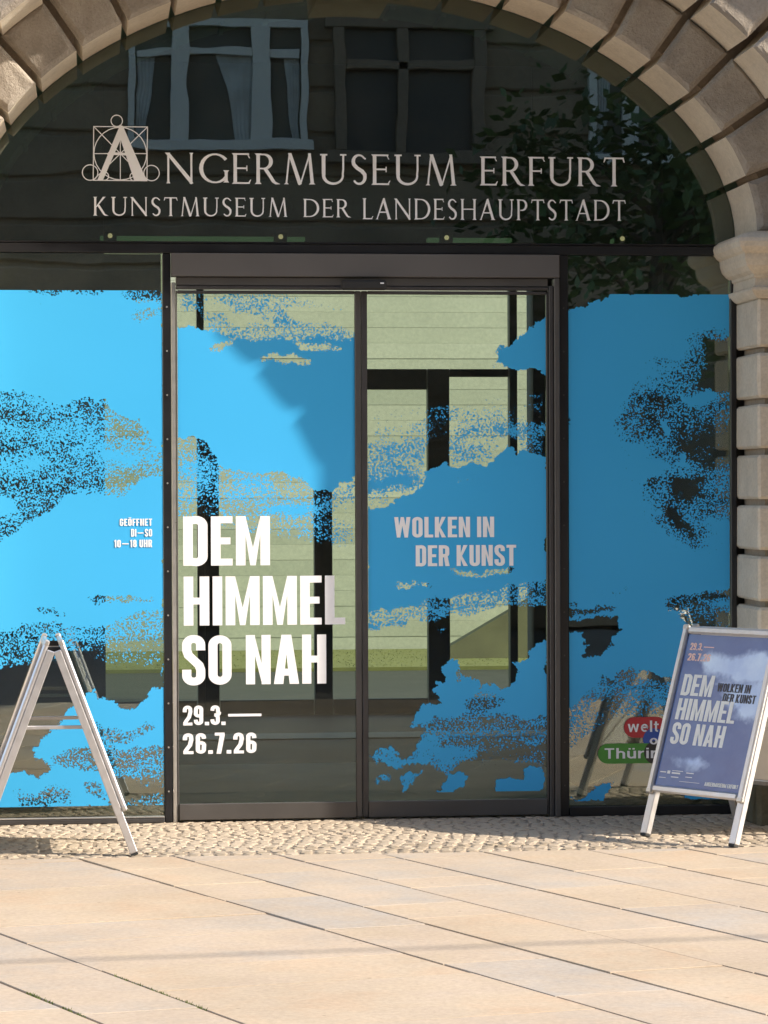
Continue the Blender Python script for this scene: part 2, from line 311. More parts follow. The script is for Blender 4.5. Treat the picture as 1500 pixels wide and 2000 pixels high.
poly(CLR, [(1112,1214),(1208,1206),(1216,1228),(1196,1240),(1194,1262),(1165,1286),(1140,1282),(1146,1262),(1138,1235),(1112,1232)])
poly(.2, [(1295,1165),(1340,1158),(1450,1148),(1450,1245),(1390,1235),(1340,1228),(1330,1195),(1298,1186)], 3); poly(.9,[(1370,1175),(1430,1168),(1420,1195),(1380,1190)],4); poly(SOL,[(1318,1215),(1340,1208),(1345,1225),(1322,1245)],2)
poly(.48, [(1098,1395),(1140,1355),(1175,1315),(1195,1330),(1225,1295),(1235,1320),(1270,1330),(1320,1325),(1450,1320),(1450,1410),(1098,1440)], 5)
poly(.12, [(1098,1440),(1130,1410),(1200,1350),(1270,1372),(1450,1360),(1450,1582),(1098,1582)], 8)
poly(CLR, [(1098,1480),(1170,1420),(1450,1400),(1450,1582),(1098,1582)], 6)
poly(SOL, [(1122,1560),(1150,1545),(1152,1532),(1172,1522),(1190,1532),(1172,1558),(1140,1562)]); poly(SOL, [(1318,1540),(1345,1535),(1420,1548),(1450,1562),(1340,1562)])
sp = rng.standard_normal((FH,FW))
sp = (np.roll(sp,1,0)+2*sp+np.roll(sp,-1,0)); sp = (np.roll(sp,1,1)+2*sp+np.roll(sp,-1,1)); order = sp.ravel().argsort(); rank = np.empty(FH*FW); rank[order] = np.arange(FH*FW)/(FH*FW); sp = rank.reshape(FH,FW)
pa = np.repeat(fbm(FH,FW//3+1,30,301,4,.6),3,axis=1)[:,:FW]
patch = (blur(pa,1)-.5)*1.05 + .04
part = (dens > .02) & (dens < 1.0)
dd = dens + np.where(part, patch, 0)
mask = np.clip((dd - sp)*9 + .5, 0, 1)
def image(name, rgb):      # rows bottom to top
    h, w_ = rgb.shape[:2]; im = bpy.data.images.new(name, w_, h, alpha=False, float_buffer=False)
    im.colorspace_settings.name = 'Non-Color'
    a = np.ones((h,w_,4), np.float32); a[...,:3] = rgb if rgb.ndim == 3 else rgb[...,None]
    im.pixels.foreach_set(a.ravel()); im.update(); im.pack(); return im
im_mask = image('cloud film cut', mask)
def film_mat():
    m, t, n, l, p = mat('blue window film'); p.inputs['Roughness'].default_value = .42; p.inputs['Specular IOR Level'].default_value = .22
    tc = N(n,'ShaderNodeTexCoord'); nz = N(n,'ShaderNodeTexNoise'); nz.inputs['Scale'].default_value = .8
    l.new(tc.outputs['Object'], nz.inputs['Vector'])
    r = ramp(n, [(.3,(.050,.40,.76)),(.7,(.060,.432,.82))]); l.new(nz.outputs['Fac'], r.inputs[0]); l.new(r.outputs[0], p.inputs['Base Color'])
    uv = N(n,'ShaderNodeUVMap'); uv.uv_map = 'UVMap'; im = N(n,'ShaderNodeTexImage'); im.image = im_mask; im.interpolation = 'Linear'
    l.new(uv.outputs[0], im.inputs[0])
    tr = N(n,'ShaderNodeBsdfTransparent'); mx = N(n,'ShaderNodeMixShader')
    l.new(im.outputs[0], mx.inputs[0]); l.new(tr.outputs[0], mx.inputs[1]); l.new(p.outputs[0], mx.inputs[2]); l.new(mx.outputs[0], n['Material Output'].inputs[0])
    return m
MFILM = film_mat()
def film(x0, x1, z0, z1, y, parent):
    o = obj_from('cloud_film', [(x0,y,z0),(x1,y,z0),(x1,y,z1),(x0,y,z1)], [(0,1,2,3)], MFILM, parent)
    uv = o.data.uv_layers.new(name='UVMap')
    for i, (x, z) in enumerate(((x0,z0),(x1,z0),(x1,z1),(x0,z1))): uv.data[i].uv = ((x-FX0)/(FX1-FX0), (z-FZ0)/(FZ1-FZ0))
    return o

# ------------------------------------------------------------------ lettering
def arcp(cx, cy, rx, ry, a0, a1, n=10): return [(cx+rx*math.cos(R(a0+(a1-a0)*i/n)), cy+ry*math.sin(R(a0+(a1-a0)*i/n))) for i in range(n+1)]
T = .158; h_ = T/2
def L_(x): return x
def rr(w_, r=.14, y0=0, y1=1):     # rounded stadium loop, centre line
    x0, x1, a, b = h_, w_-h_, y0+h_, y1-h_
    rx = min(r, (x1-x0)/2)
    return arcp(x1-rx,b-rx,rx,rx,90,0,6)+arcp(x1-rx,a+rx,rx,rx,0,-90,6)+arcp(x0+rx,a+rx,rx,rx,-90,-180,6)+arcp(x0+rx,b-rx,rx,rx,180,90,6)
def q(*p): return ('P', list(p))
def s_(pts, closed=False, w=T): return ('S', pts, closed, w)
def vb(x, y0=0, y1=1): return q((x,y0),(x+T,y0),(x+T,y1),(x,y1))
def hb(x0, x1, y, t=.14): return q((x0,y),(x1,y),(x1,y+t),(x0,y+t))
Wd = .40
x1_ = Wd-h_; S_path = [(x1_,.70)]+arcp(x1_-.11,1-h_-.11,.11,.12,0,90,6)+arcp(h_+.11,1-h_-.11,.11,.12,90,180,6)+[(h_,.70),(h_+.03,.60),(x1_-.03,.40),(x1_,.30)]+arcp(x1_-.11,h_+.11,.11,.12,0,-90,6)+arcp(h_+.11,h_+.11,.11,.12,-90,-180,6)+[(h_,.31)]
SANS = {
 'D': (Wd, [vb(0), s_([(T*.9,1-h_)]+arcp(x1_-.11,1-h_-.11,.11,.12,90,0,6)+arcp(x1_-.11,h_+.11,.11,.12,0,-90,6)+[(T*.9,h_)])]),
 'E': (.355, [vb(0), hb(T,.355,0), hb(T,.32,.43), hb(T,.355,.86)]),
 'F': (.34, [vb(0), hb(T,.31,.42), hb(T,.34,.86)]),
 'M': (.56, [vb(0), vb(.56-T), q((T,1),(T,.62),(.235,0),(.28,0),(.28,.36)), q((.56-T,1),(.28,.36),(.28,0),(.325,0),(.56-T,.62))]),
 'H': (.42, [vb(0), vb(.42-T), hb(T,.42-T,.43)]),
 'I': (T, [vb(0)]),
 'L': (.335, [vb(0), hb(T,.335,0)]),
 'O': (Wd, [s_(rr(Wd,.12), True)]),
 'N': (.43, [vb(0,0,1), vb(.43-T), q((T*.95,1),(T*.95,.62),(.43-T*.95,0),(.43-T*.95,.38))]),
 'A': (.44, [q((0,0),(.165,0),(.255,1),(.135,1)), q((.44,0),(.275,0),(.185,1),(.305,1)), q((.13,.17),(.31,.17),(.295,.31),(.145,.31))]),
 'W': (.62, [q((.10,0),(.23,0),(.155,1),(0,1)), q((.10,0),(.23,0),(.37,1),(.25,1)), q((.52,0),(.39,0),(.25,1),(.37,1)), q((.52,0),(.39,0),(.465,1),(.62,1))]),
 'K': (.43, [vb(0), q((T,.36),(T,.62),(.26,1),(.42,1)), q((.20,.50),(.43,0),(.26,0),(.15,.36))]),
 'R': (.415, [vb(0), s_([(T*.9,1-h_)]+arcp(x1_-.11,1-h_-.11,.11,.11,90,0,6)+[(x1_,.62)]+arcp(x1_-.10,.60,.10,.10,0,-90,5)+[(T*.9,.50)]), q((.20,.44),(.34,.47),(.415,0),(.25,0))]),
 'U': (Wd, [s_([(h_,1),(h_,h_+.11)]+arcp(h_+.11,h_+.11,.11,.12,180,270,6)+arcp(x1_-.11,h_+.11,.11,.12,-90,0,6)+[(x1_,1)])]),
 'T': (.37, [hb(0,.37,.86), q((.185-h_,0),(.185+h_,0),(.185+h_,.86),(.185-h_,.86))]),
 'S': (Wd, [s_(S_path)]),
 'G': (Wd, [s_([(x1_,.68)]+arcp(x1_-.11,1-h_-.11,.11,.12,0,90,6)+arcp(h_+.11,1-h_-.11,.11,.12,90,180,6)+arcp(h_+.11,h_+.11,.11,.12,180,270,6)+arcp(x1_-.11,h_+.11,.11,.12,-90,0,6)+[(x1_,.52)]), hb(.22,Wd-T*.1,.42,.13)]),
 'Ö': (Wd, [s_(rr(Wd,.12), True), q((.06,1.06),(.17,1.06),(.17,1.19),(.06,1.19)), q((.23,1.06),(.34,1.06),(.34,1.19),(.23,1.19))]),
 '0': (Wd, [s_(rr(Wd,.12), True)]),
 '1': (.26, [vb(.085), q((0,.76),(.09,.80),(.09,1),(.06,.90),(0,.87))]),
 '2': (.39, [s_([(h_,.66),(h_,.78)]+arcp(.195,.80,.107,.107,180,0,10)+[(.39-h_,.68),(.26,.42),(.13,.2),(h_+.005,.10)]), hb(.02,.39,0)]),
 '3': (.39, [s_([(h_,.72)]+arcp(.195,.80,.107,.107,180,0,10)+[(.39-h_,.62)]+arcp(.30-h_*.5,.60,.09,.09,0,-90,4)+[(.16,.51)]), s_([(.16,.51),(.24,.50)]+arcp(.205,.40,.095,.09,60,0,4)+arcp(.195,.20,.107,.107,0,-180,10)+[(h_,.29)])]),
 '6': (.39, [s_([(.39-h_,.72)]+arcp(.195,.80,.107,.107,0,180,10)+arcp(.195,.20,.107,.107,180,360,10)+[(.39-h_,.46)]), s_(arcp(.195,.44,.107,.09,0,180,8))]),
 '7': (.36, [hb(0,.36,.86), q((.18,.86),(.36,.86),(.23,0),(.06,0))]),
 '8': (.39, [s_(rr(.39,.12,0,.58), True), s_(rr(.37,.11,.45,1), True)]),
 '9': (.39, [s_([(h_,.28)]+arcp(.195,.20,.107,.107,180,360,10)+arcp(.195,.80,.107,.107,0,180,10)+[(h_,.54)]), s_(arcp(.195,.56,.107,.09,180,360,8))]),
 '.': (.17, [q((0,0),(.17,0),(.17,.17),(0,.17))]),
 '-': (.85, [hb(.06,.80,.40,.13)]), '_': (1.45, [hb(.05,1.4,.42,.13)]), ' ': (.14, []),
}
# roman capitals with contrast and small flared serifs
def stem(x, y0=0, y1=1, w_=.105): return q((x-w_*.95,y0),(x+w_*.95,y0),(x+w_*.5,y0+.06),(x+w_*.46,(y0+y1)/2),(x+w_*.5,y1-.06),(x+w_*.95,y1),(x-w_*.95,y1),(x-w_*.5,y1-.06),(x-w_*.46,(y0+y1)/2),(x-w_*.5,y0+.06))
def vr(pts, ws): return ('V', pts, ws)
def bowl(cx, cy, rx, ry, a0, a1, thin=.05, thick=.115, n=18):
    P = arcp(cx, cy, rx, ry, a0, a1, n); W_ = [thin+(thick-thin)*abs(math.cos(R(a0+(a1-a0)*i/n)))**1.3 for i in range(n+1)]
    return vr(P, W_)
def thinb(x0, x1, y, t=.055): return q((x0,y-t/2),(x1,y-t/2),(x1,y+t/2),(x0,y+t/2))
def arm(x0, x1, y, d, t=.055): return q((x0,y-t/2),(x1,y-t/2+(-.02 if d<0 else 0)),(x1,y+t/2 if d<0 else y+t/2+.02),(x1-.03,y+t/2+(.06 if d>0 else 0)) if d>0 else (x1-.01,y+t/2),(x0,y+t/2))
ROM = {
 'A': (.78, [q((0,0),(.13,0),(.10,.03),(.44,.96),(.40,1.02),(.36,1.0),(.05,.04)), q((.78,0),(.55,0),(.60,.04),(.36,.86),(.40,1.02),(.44,1.02),(.73,.04)), thinb(.18,.62,.34)]),
 'N': (.86, [stem(.10,0,1,.06), stem(.76,0,1,.06), q((.0,1),(.13,1),(.78,.12),(.78,-.02),(.74,-.02),(.08,.9))]),
 'G': (.86, [bowl(.48,.5,.40,.46,38,322), stem(.80,.04,.44,.09)]),
 'E': (.56, [stem(.10), thinb(.10,.52,.0275), thinb(.10,.44,.51), thinb(.10,.50,.9725), q((.50,0),(.56,.14),(.53,.14),(.47,.04)), q((.47,.97),(.53,.84),(.50,.84),(.45,.95)), q((.42,.42),(.45,.42),(.45,.60),(.42,.60))]),
 'R': (.72, [stem(.10), vr([(.10,.965),(.26,.965)]+arcp(.27,.735,.20,.23,85,-88,12)+[(.26,.505),(.12,.51)], [.05,.05]+[.055+.055*math.sin(R(180*i/12)) for i in range(13)]+[.05,.05]), q((.24,.51),(.36,.51),(.60,.08),(.74,0),(.60,-.01),(.50,.06))]),
 'M': (.95, [q((.02,0),(.16,0),(.12,.05),(.21,1.0),(.16,1.0),(.07,.05)), q((.14,1.02),(.24,1.02),(.54,.02),(.47,-.03),(.43,0)), q((.47,-.03),(.52,0),(.80,1.02),(.75,1.02)), q((.93,0),(.74,0),(.79,.05),(.72,1.02),(.80,1.02),(.89,.05))]),
 'U': (.80, [vr([(.12,1),(.12,.36)]+arcp(.40,.30,.28,.27,170,370,14)+[(.69,.5),(.69,1)], [.11,.105]+[.10-.045*i/14 for i in range(15)]+[.055,.055]), thinb(.02,.23,.975,.05), thinb(.60,.78,.975,.05)]),
 'S': (.50, [vr([(.44,.84)]+arcp(.25,.76,.17,.21,35,180,9)+[(.10,.66),(.19,.55),(.33,.45),(.41,.34)]+arcp(.25,.25,.17,.22,10,-150,9), [.05,.05,.05,.055,.06,.065,.075,.085,.09,.10,.10,.11,.11,.12,.11]+[.10-.005*i for i in range(10)])]),
 'F': (.52, [stem(.10), thinb(.10,.42,.51), thinb(.10,.50,.9725), q((.47,.97),(.53,.84),(.50,.84),(.45,.95)), q((.40,.42),(.43,.42),(.43,.60),(.40,.60))]),
 'T': (.66, [stem(.33), thinb(.03,.63,.9725), q((0,.83),(.03,.83),(.08,.97),(.03,.97)), q((.63,.97),(.58,.97),(.63,.83),(.66,.83))]),
 'K': (.72, [stem(.10), q((.12,.46),(.16,.44),(.58,.98),(.62,1),(.47,1)), q((.20,.52),(.30,.58),(.58,.08),(.74,0),(.58,-.01),(.49,.05))]),
 'D': (.82, [stem(.10), vr([(.10,.965),(.30,.965)]+arcp(.32,.5,.42,.465,88,-88,16)+[(.30,.035),(.10,.035)], [.05,.05]+[.05+.065*math.sin(R(180*i/16)) for i in range(17)]+[.05,.05])]),
 'L': (.52, [stem(.10), thinb(.10,.48,.0275), q((.46,0),(.53,.15),(.50,.15),(.43,.04))]),
 'H': (.84, [stem(.12), stem(.72), thinb(.12,.72,.51)]),
 'P': (.60, [stem(.10), vr([(.10,.965),(.26,.965)]+arcp(.27,.72,.21,.245,85,-88,12)+[(.26,.475),(.18,.48)], [.05,.05]+[.055+.055*math.sin(R(180*i/12)) for i in range(13)]+[.05,.04])]),
 ' ': (.30, []),
}
t2 = .15; k2 = t2/2
def lo(w_=.52, x0=0): return arcp(x0+w_/2,.36,w_/2-k2,.36-k2,0,360,20)[:-1]
HUM = {
 'w': (.80, [q((.0,.72),(.15,.72),(.27,0),(.15,0)), q((.15,0),(.27,0),(.46,.72),(.34,.72)), q((.34,.72),(.46,.72),(.65,0),(.53,0)), q((.53,0),(.65,0),(.80,.72),(.65,.72))]),
 'e': (.52, [s_([(.07,.40),(.45,.40)]+arcp(.26,.36,.19,.285,5,310,18), False, .13)]),
 'l': (.15, [q((0,0),(.15,0),(.15,1),(0,1))]),
 't': (.36, [s_([(.15,.92),(.15,.20)]+arcp(.27,.18,.12,.115,190,280,6), False, .14), hb(0,.34,.59,.13)]),
 'o': (.54, [s_(lo(.54), True, t2)]),
 'f': (.36, [s_([(.34,.93)]+arcp(.27,.80,.13,.13,90,180,6)+[(.14,0)], False, .14), hb(0,.33,.59,.13)]),
 'T': (.56, [hb(0,.56,.84,.15), q((.205,0),(.355,0),(.355,.84),(.205,.84))]),
 'h': (.52, [q((0,0),(.15,0),(.15,1),(0,1)), s_([(.10,.50)]+arcp(.27,.47,.175,.175,150,0,8)+[(.445,0)], False, t2)]),
 'ü': (.52, [s_([(.075,.72),(.075,.25)]+arcp(.25,.245,.175,.175,180,330,8), False, t2), q((.37,0),(.52,0),(.52,.72),(.37,.72)), q((.08,.84),(.21,.84),(.21,.98),(.08,.98)), q((.31,.84),(.44,.84),(.44,.98),(.31,.98))]),
 'r': (.36, [q((0,0),(.15,0),(.15,.72),(0,.72)), s_([(.10,.46)]+arcp(.34,.44,.22,.21,165,88,6), False, .13)]),
 'i': (.15, [q((0,0),(.15,0),(.15,.72),(0,.72)), q((0,.84),(.15,.84),(.15,.98),(0,.98))]),
 'n': (.52, [q((0,0),(.15,0),(.15,.72),(0,.72)), s_([(.10,.50)]+arcp(.27,.47,.175,.175,150,0,8)+[(.445,0)], False, t2)]),
 'g': (.52, [s_(arcp(.24,.37,.17,.28,0,360,16)[:-1], True, .14), s_([(.45,.72),(.45,0)]+arcp(.25,-.02,.20,.16,-5,-150,8), False, .14)]),
 ' ': (.3, []),
}
def ribbon(pts, ws, closed):
    P = [Vector(p) for p in pts]; n = len(P); Lf = []; Rt = []
    for i in range(n):
        if closed: a, b = P[i-1], P[(i+1) % n]
        else: a, b = P[max(i-1,0)], P[min(i+1,n-1)]
        d1 = (P[i]-a); d2 = (b-P[i])
        if d1.length < 1e-6: d1 = d2
        if d2.length < 1e-6: d2 = d1
        d1.normalize(); d2.normalize()
        t = d1+d2; t = d1 if t.length < 1e-4 else t.normalized()
        nrm = Vector((-t.y, t.x)); c = max(.5, nrm.dot(Vector((-d1.y, d1.x)))); o = ws[i]/2/c
        Lf.append(P[i]+nrm*o); Rt.append(P[i]-nrm*o)
    qs = []
    for i in range(n if closed else n-1):
        j = (i+1) % n; qs.append([Rt[i], Rt[j], Lf[j], Lf[i]])
    return qs
def prims(font, text, track=.05):
    out = []; x = 0; k = 0
    for ch in text:
        w_, pr = font[ch]
        for p in pr:
            k += 1
            if p[0] == 'P': out.append((k, [[(a+x, b) for a, b in p[1]]]))
            elif p[0] == 'S':
                out.append((k, [[(v.x+x, v.y) for v in g] for g in ribbon(p[1], [p[3]]*len(p[1]), p[2])]))
            else:
                ws = (list(p[2])+[p[2][-1]]*40)[:len(p[1])]
                out.append((k, [[(v.x+x, v.y) for v in g] for g in ribbon(p[1], ws, False)]))
        x += w_+track
    return out, x-track
def lettering(text, font, place, material, parent, track=.05, width=None, height=1, name='lettering', shear=0):
    """place(a, b, d): point at a along the line, b up, d proud of the surface."""
    P, w0 = prims(font, text, track); sx = (width/w0) if width else height
    m = MB()
    for k, polys in P:
        d = .0006 + .00012*(k % 9)
        for g in polys:
            area = sum(g[i][0]*g[(i+1)%len(g)][1]-g[(i+1)%len(g)][0]*g[i][1] for i in range(len(g)))
            if area < 0: g = g[::-1]
            n = len(g); vs = [place(a*sx, b*height, d) for a, b in g] + [place(a*sx, b*height, 0) for a, b in g]
            m.add(vs, [tuple(range(n))]+[(i, n+i, n+(i+1)%n, (i+1)%n) for i in range(n)])
    return m.build(name, material, parent)
def on_glass(px0, px1, pt, pb, y=-.0105):     # a line of lettering between photograph spots
    xa, zb = at(px0, pb, y); xb, zt = at(px1, pt, y)
    return (lambda a, b, d: (xa+a, y-d, zb+b)), xb-xa, zt-zb
def glass_text(text, font, px0, px1, pt, pb, m, parent, track=.05, name='lettering', y=-.0105):
    pl, w_, hh = on_glass(px0, px1, pt, pb, y)
    return lettering(text, font, pl, m, parent, track, width=w_, height=hh, name=name)

# ------------------------------------------------------------------ ground
def clip_poly(P, a, b, c):    # keep a*x+b*y <= c
    o = []
    for i in range(len(P)):
        p, q_ = P[i], P[(i+1)%len(P)]; dp = a*p[0]+b*p[1]-c; dq = a*q_[0]+b*q_[1]-c
        if dp <= 0: o.append(p)
        if (dp < 0 < dq) or (dq < 0 < dp):
            t = dp/(dp-dq); o.append((p[0]+(q_[0]-p[0])*t, p[1]+(q_[1]-p[1])*t))
    return o
gb = MB(); gb.add([(-300,-300,-.045),(300,-300,-.045),(300,300,-.045),(-300,300,-.045)], [(0,1,2,3)])
MSTREET = stone_mat('street surface', [(.2,(.10,.10,.095)),(.5,(.14,.135,.13)),(.8,(.18,.17,.16))], 2, .2, .006, 0, 60)
tag(gb.build('ground', MSTREET), kind='structure')
CB = -1.275        # border between cobbles and slabs
pv = MB(); pv.box(-9, 12, -7.6, CB, -.05, -.028)
pavement = tag(pv.build('pavement', MGROUT), kind='structure')
ang = R(-66.7); ud = (math.cos(ang), math.sin(ang)); un = (-ud[1], ud[0])     # joint direction and its normal
cang = R(11.5); cdv = (math.cos(cang), math.sin(cang))
us = [-9.5,-8.7,-8.0,-7.2,-6.5,-5.7,-5.1,-4.4,-3.7,-3.1,-2.45,-1.98,-1.61,-.555,-.165,.245,.66,1.08,1.51,1.91,2.35,2.8,3.2,3.65,4.1,4.6,5.1,5.6,6.2,6.8,7.4,8.0]
det = cdv[0]*un[0]+cdv[1]*un[1]
fix = {-1.61: [1.35,1.7,2.15,2.6,3.1,3.5,4.15,4.6,5.35], -.555: [1.72,2.25,2.72,3.55,4.4,5.1], -.165: [1.55,2.0,3.05,3.4,4.75,5.6], .245: [1.7,2.35,2.62,3.9,4.9]}
nsl = 0
for i in range(len(us)-1):
    a0, a1 = us[i]+.006, us[i+1]-.006
    v = 1.0 - random.random()*.6
    cuts = [v]
    while v < 10.5: v += random.choice((.32,.45,.6,.75,.95,1.15,1.3)); cuts.append(v)
    if us[i] in fix: cuts = [.6]+[c for c in fix[us[i]]]+[6.4,7.3,8.4]
    for c0, c1 in zip(cuts[:-1], cuts[1:]):
        # corners: move along the joint direction by c, then across along the cross joint direction
        def cor(a, c):
            t = a/det; bx, by = ud[0]*c, ud[1]*c
            return (bx+cdv[0]*t, by+cdv[1]*t)
        g = .0035
        P = [cor(a0,c0+g), cor(a0,c1-g), cor(a1,c1-g), cor(a1,c0+g)]
        P = clip_poly(P, 0, 1, CB-.004); P = clip_poly(P, 0, -1, 7.55) if P else P
        P = clip_poly(P, 1, 0, 11.9) if P else P; P = clip_poly(P, -1, 0, 8.9) if P else P
        if len(P) < 3: continue
        ar = sum(P[k][0]*P[(k+1)%len(P)][1]-P[(k+1)%len(P)][0]*P[k][1] for k in range(len(P)))/2
        if abs(ar) < .01: continue
        if ar < 0: P = P[::-1]
        cx = sum(p[0] for p in P)/len(P); cy = sum(p[1] for p in P)/len(P)
        tz = random.uniform(-.0015,.0015); tx = random.uniform(-.0012,.0012)
        def zz(x, y): return tz+tx*(x-cx)*2
        n = len(P); top = []; mid = []; bot = []
        for (x, y) in P:
            dx, dy = cx-x, cy-y; L = math.hypot(dx, dy) or 1
            top.append((x+dx/L*.0025-cx, y+dy/L*.0025-cy, zz(x,y))); mid.append((x-cx, y-cy, zz(x,y)-.0025)); bot.append((x-cx, y-cy, -.032))
        vs = top+mid+bot; fs = [tuple(range(n))]
        for k in range(n):
            j = (k+1)%n; fs += [(k, n+k, n+j, j), (n+k, 2*n+k, 2*n+j, n+j)]
        o = obj_from('paving_slab', vs, fs, MSLAB, pavement); o.location = (cx, cy, 0); nsl += 1
# cobbles between the slabs and the doors
cb = MB(); cb.box(-9, 12, CB, .9, -.04, -.0042); cobbles = tag(cb.build('cobble_strip', MBED), kind='structure')
protos = []
for k in range(7):
    b = bmesh.new(); n = random.choice((5,6,6)); r_ = .031
    ringb = [(math.cos(6.283*i/n+random.uniform(-.25,.25)), math.sin(6.283*i/n+random.uniform(-.25,.25))) for i in range(n)]
    vs = [(x*r_, y*r_, -.03) for x, y in ringb]+[(x*r_, y*r_, -.004) for x, y in ringb]+[(x*r_*.84, y*r_*.84, .0+random.uniform(-.0008,.0008)) for x, y in ringb]
    b.free(); fs = [tuple(2*n+i for i in range(n))]+[(i, (i+1)%n, n+(i+1)%n, n+i) for i in range(n)]+[(n+i, n+(i+1)%n, 2*n+(i+1)%n, 2*n+i) for i in range(n)]
    protos.append((vs, fs))
pm = []
for vs, fs in protos:
    me = bpy.data.meshes.new('cobblestone'); me.from_pydata(vs, [], fs); me.materials.append(MCOB); pm.append(me)
cobs = []; yy = CB+.036; row = 0
while yy < .88:
    xx = -3.2 + (row%2)*.03
    while xx < 6.2:
        x = xx+random.uniform(-.006,.006); y = yy+random.uniform(-.006,.006)+.012*math.sin(xx*3.1)
        if not (y > -.02 and (x < -.5 or x > 3.15)): cobs.append((x, y))
        xx += .061+random.uniform(-.004,.006)
    yy += .053; row += 1
inview = sorted([c for c in cobs if -.42+(c[1]+1.2)*-.02 < c[0] < 3.15], key=lambda c: c[1])[:300]
ivs = set(inview); stuffm = MB()
for (x, y) in cobs:
    k = random.randrange(7); a = random.uniform(0,6.28); dz = random.uniform(-.0015,.001)
    if (x, y) in ivs:
        o = bpy.data.objects.new('cobblestone', pm[k]); o.location = (x, y, dz); o.rotation_euler = (random.uniform(-.025,.025), random.uniform(-.025,.025), a); link(o, cobbles)
    else:
        c, s = math.cos(a), math.sin(a); tx, ty = random.uniform(-.06,.06), random.uniform(-.06,.06)
        stuffm.add([(x+vx*c-vy*s, y+vx*s+vy*c, dz+vz+vx*tx+vy*ty) for vx, vy, vz in protos[k][0]], protos[k][1])
o = stuffm.build('cobblestones', MCOB, cobbles); o['kind'] = 'stuff'
# weeds in the joints, lower left
MWEED = simple('joint moss', (.10,.13,.03), .9, noise=.4, scale=80)
wm = MB()
for (px, py, L) in [(5,1952,.06),(80,1948,.12),(330,1918,.2),(400,1945,.12),(425,1958,.1),(150,1978,.1)]:
    d = ray(px, py); t = -CH/d.z; gx_, gy_ = d.x*t, -CD+d.y*t
    c = un[0]*gx_+un[1]*gy_; ju = min(us, key=lambda u: abs(u-c)); gx_ += un[0]*(ju-c); gy_ += un[1]*(ju-c)
    for _ in range(int(L*260)):
        a = random.uniform(-L,L); bx = gx_+ud[0]*a+random.uniform(-.004,.004); by = gy_+ud[1]*a+random.uniform(-.004,.004)
        hx, hy = random.uniform(-.008,.008), random.uniform(-.008,.008); hz = random.uniform(.003,.010)
        wm.add([(bx-.003,by,-.008),(bx+.003,by,-.008),(bx+hx,by+hy,hz)], [(0,1,2)])
tag(wm.build('joint_weeds', MWEED), 'short green moss tufts growing in the joints between slabs at lower left', 'weeds', kind='stuff')

# ------------------------------------------------------------------ museum portal
MUS = tag(empty('museum_building', (1.3, -.47, 0)), 'pale sandstone museum front with rusticated round arch portal', 'building')
def mus(o):     # parts are modelled in world space
    o.parent = MUS; o.matrix_parent_inverse = Matrix.Translation((-1.3, .47, 0)); return o
AX, AZ, AA, AB, AN = 1.30, 2.82, 1.87, 1.225, 1.9
def curve(t):      # t = angle-like parameter, 0 right, pi left
    c, s = math.cos(t), math.sin(t)
    return Vector((AX+AA*math.copysign(abs(c)**(2/AN), c), AZ+AB*abs(s)**(2/AN)))
def normal(t):
    e = 1e-3; d = curve(min(t+e, math.pi))-curve(max(t-e, 0)); n = Vector((d.y, -d.x)); return n.normalized() if n.length else Vector((1,0))
TT = [i*math.pi/2000 for i in range(2001)]; CC = [curve(t) for t in TT]
def tx(x):
    i = min(range(2001), key=lambda k: abs(CC[k].x-x)); return TT[i]
OFF = .27
JX = [3.121, 3.01, 2.855, 2.671, 2.47, 2.235, 2.0, 1.755, 1.495, 1.095, .865, .635, .41, .18, -.03, -.22, -.37, -.475]
JT = [0.0]+[tx(x) for x in JX]+[math.pi]
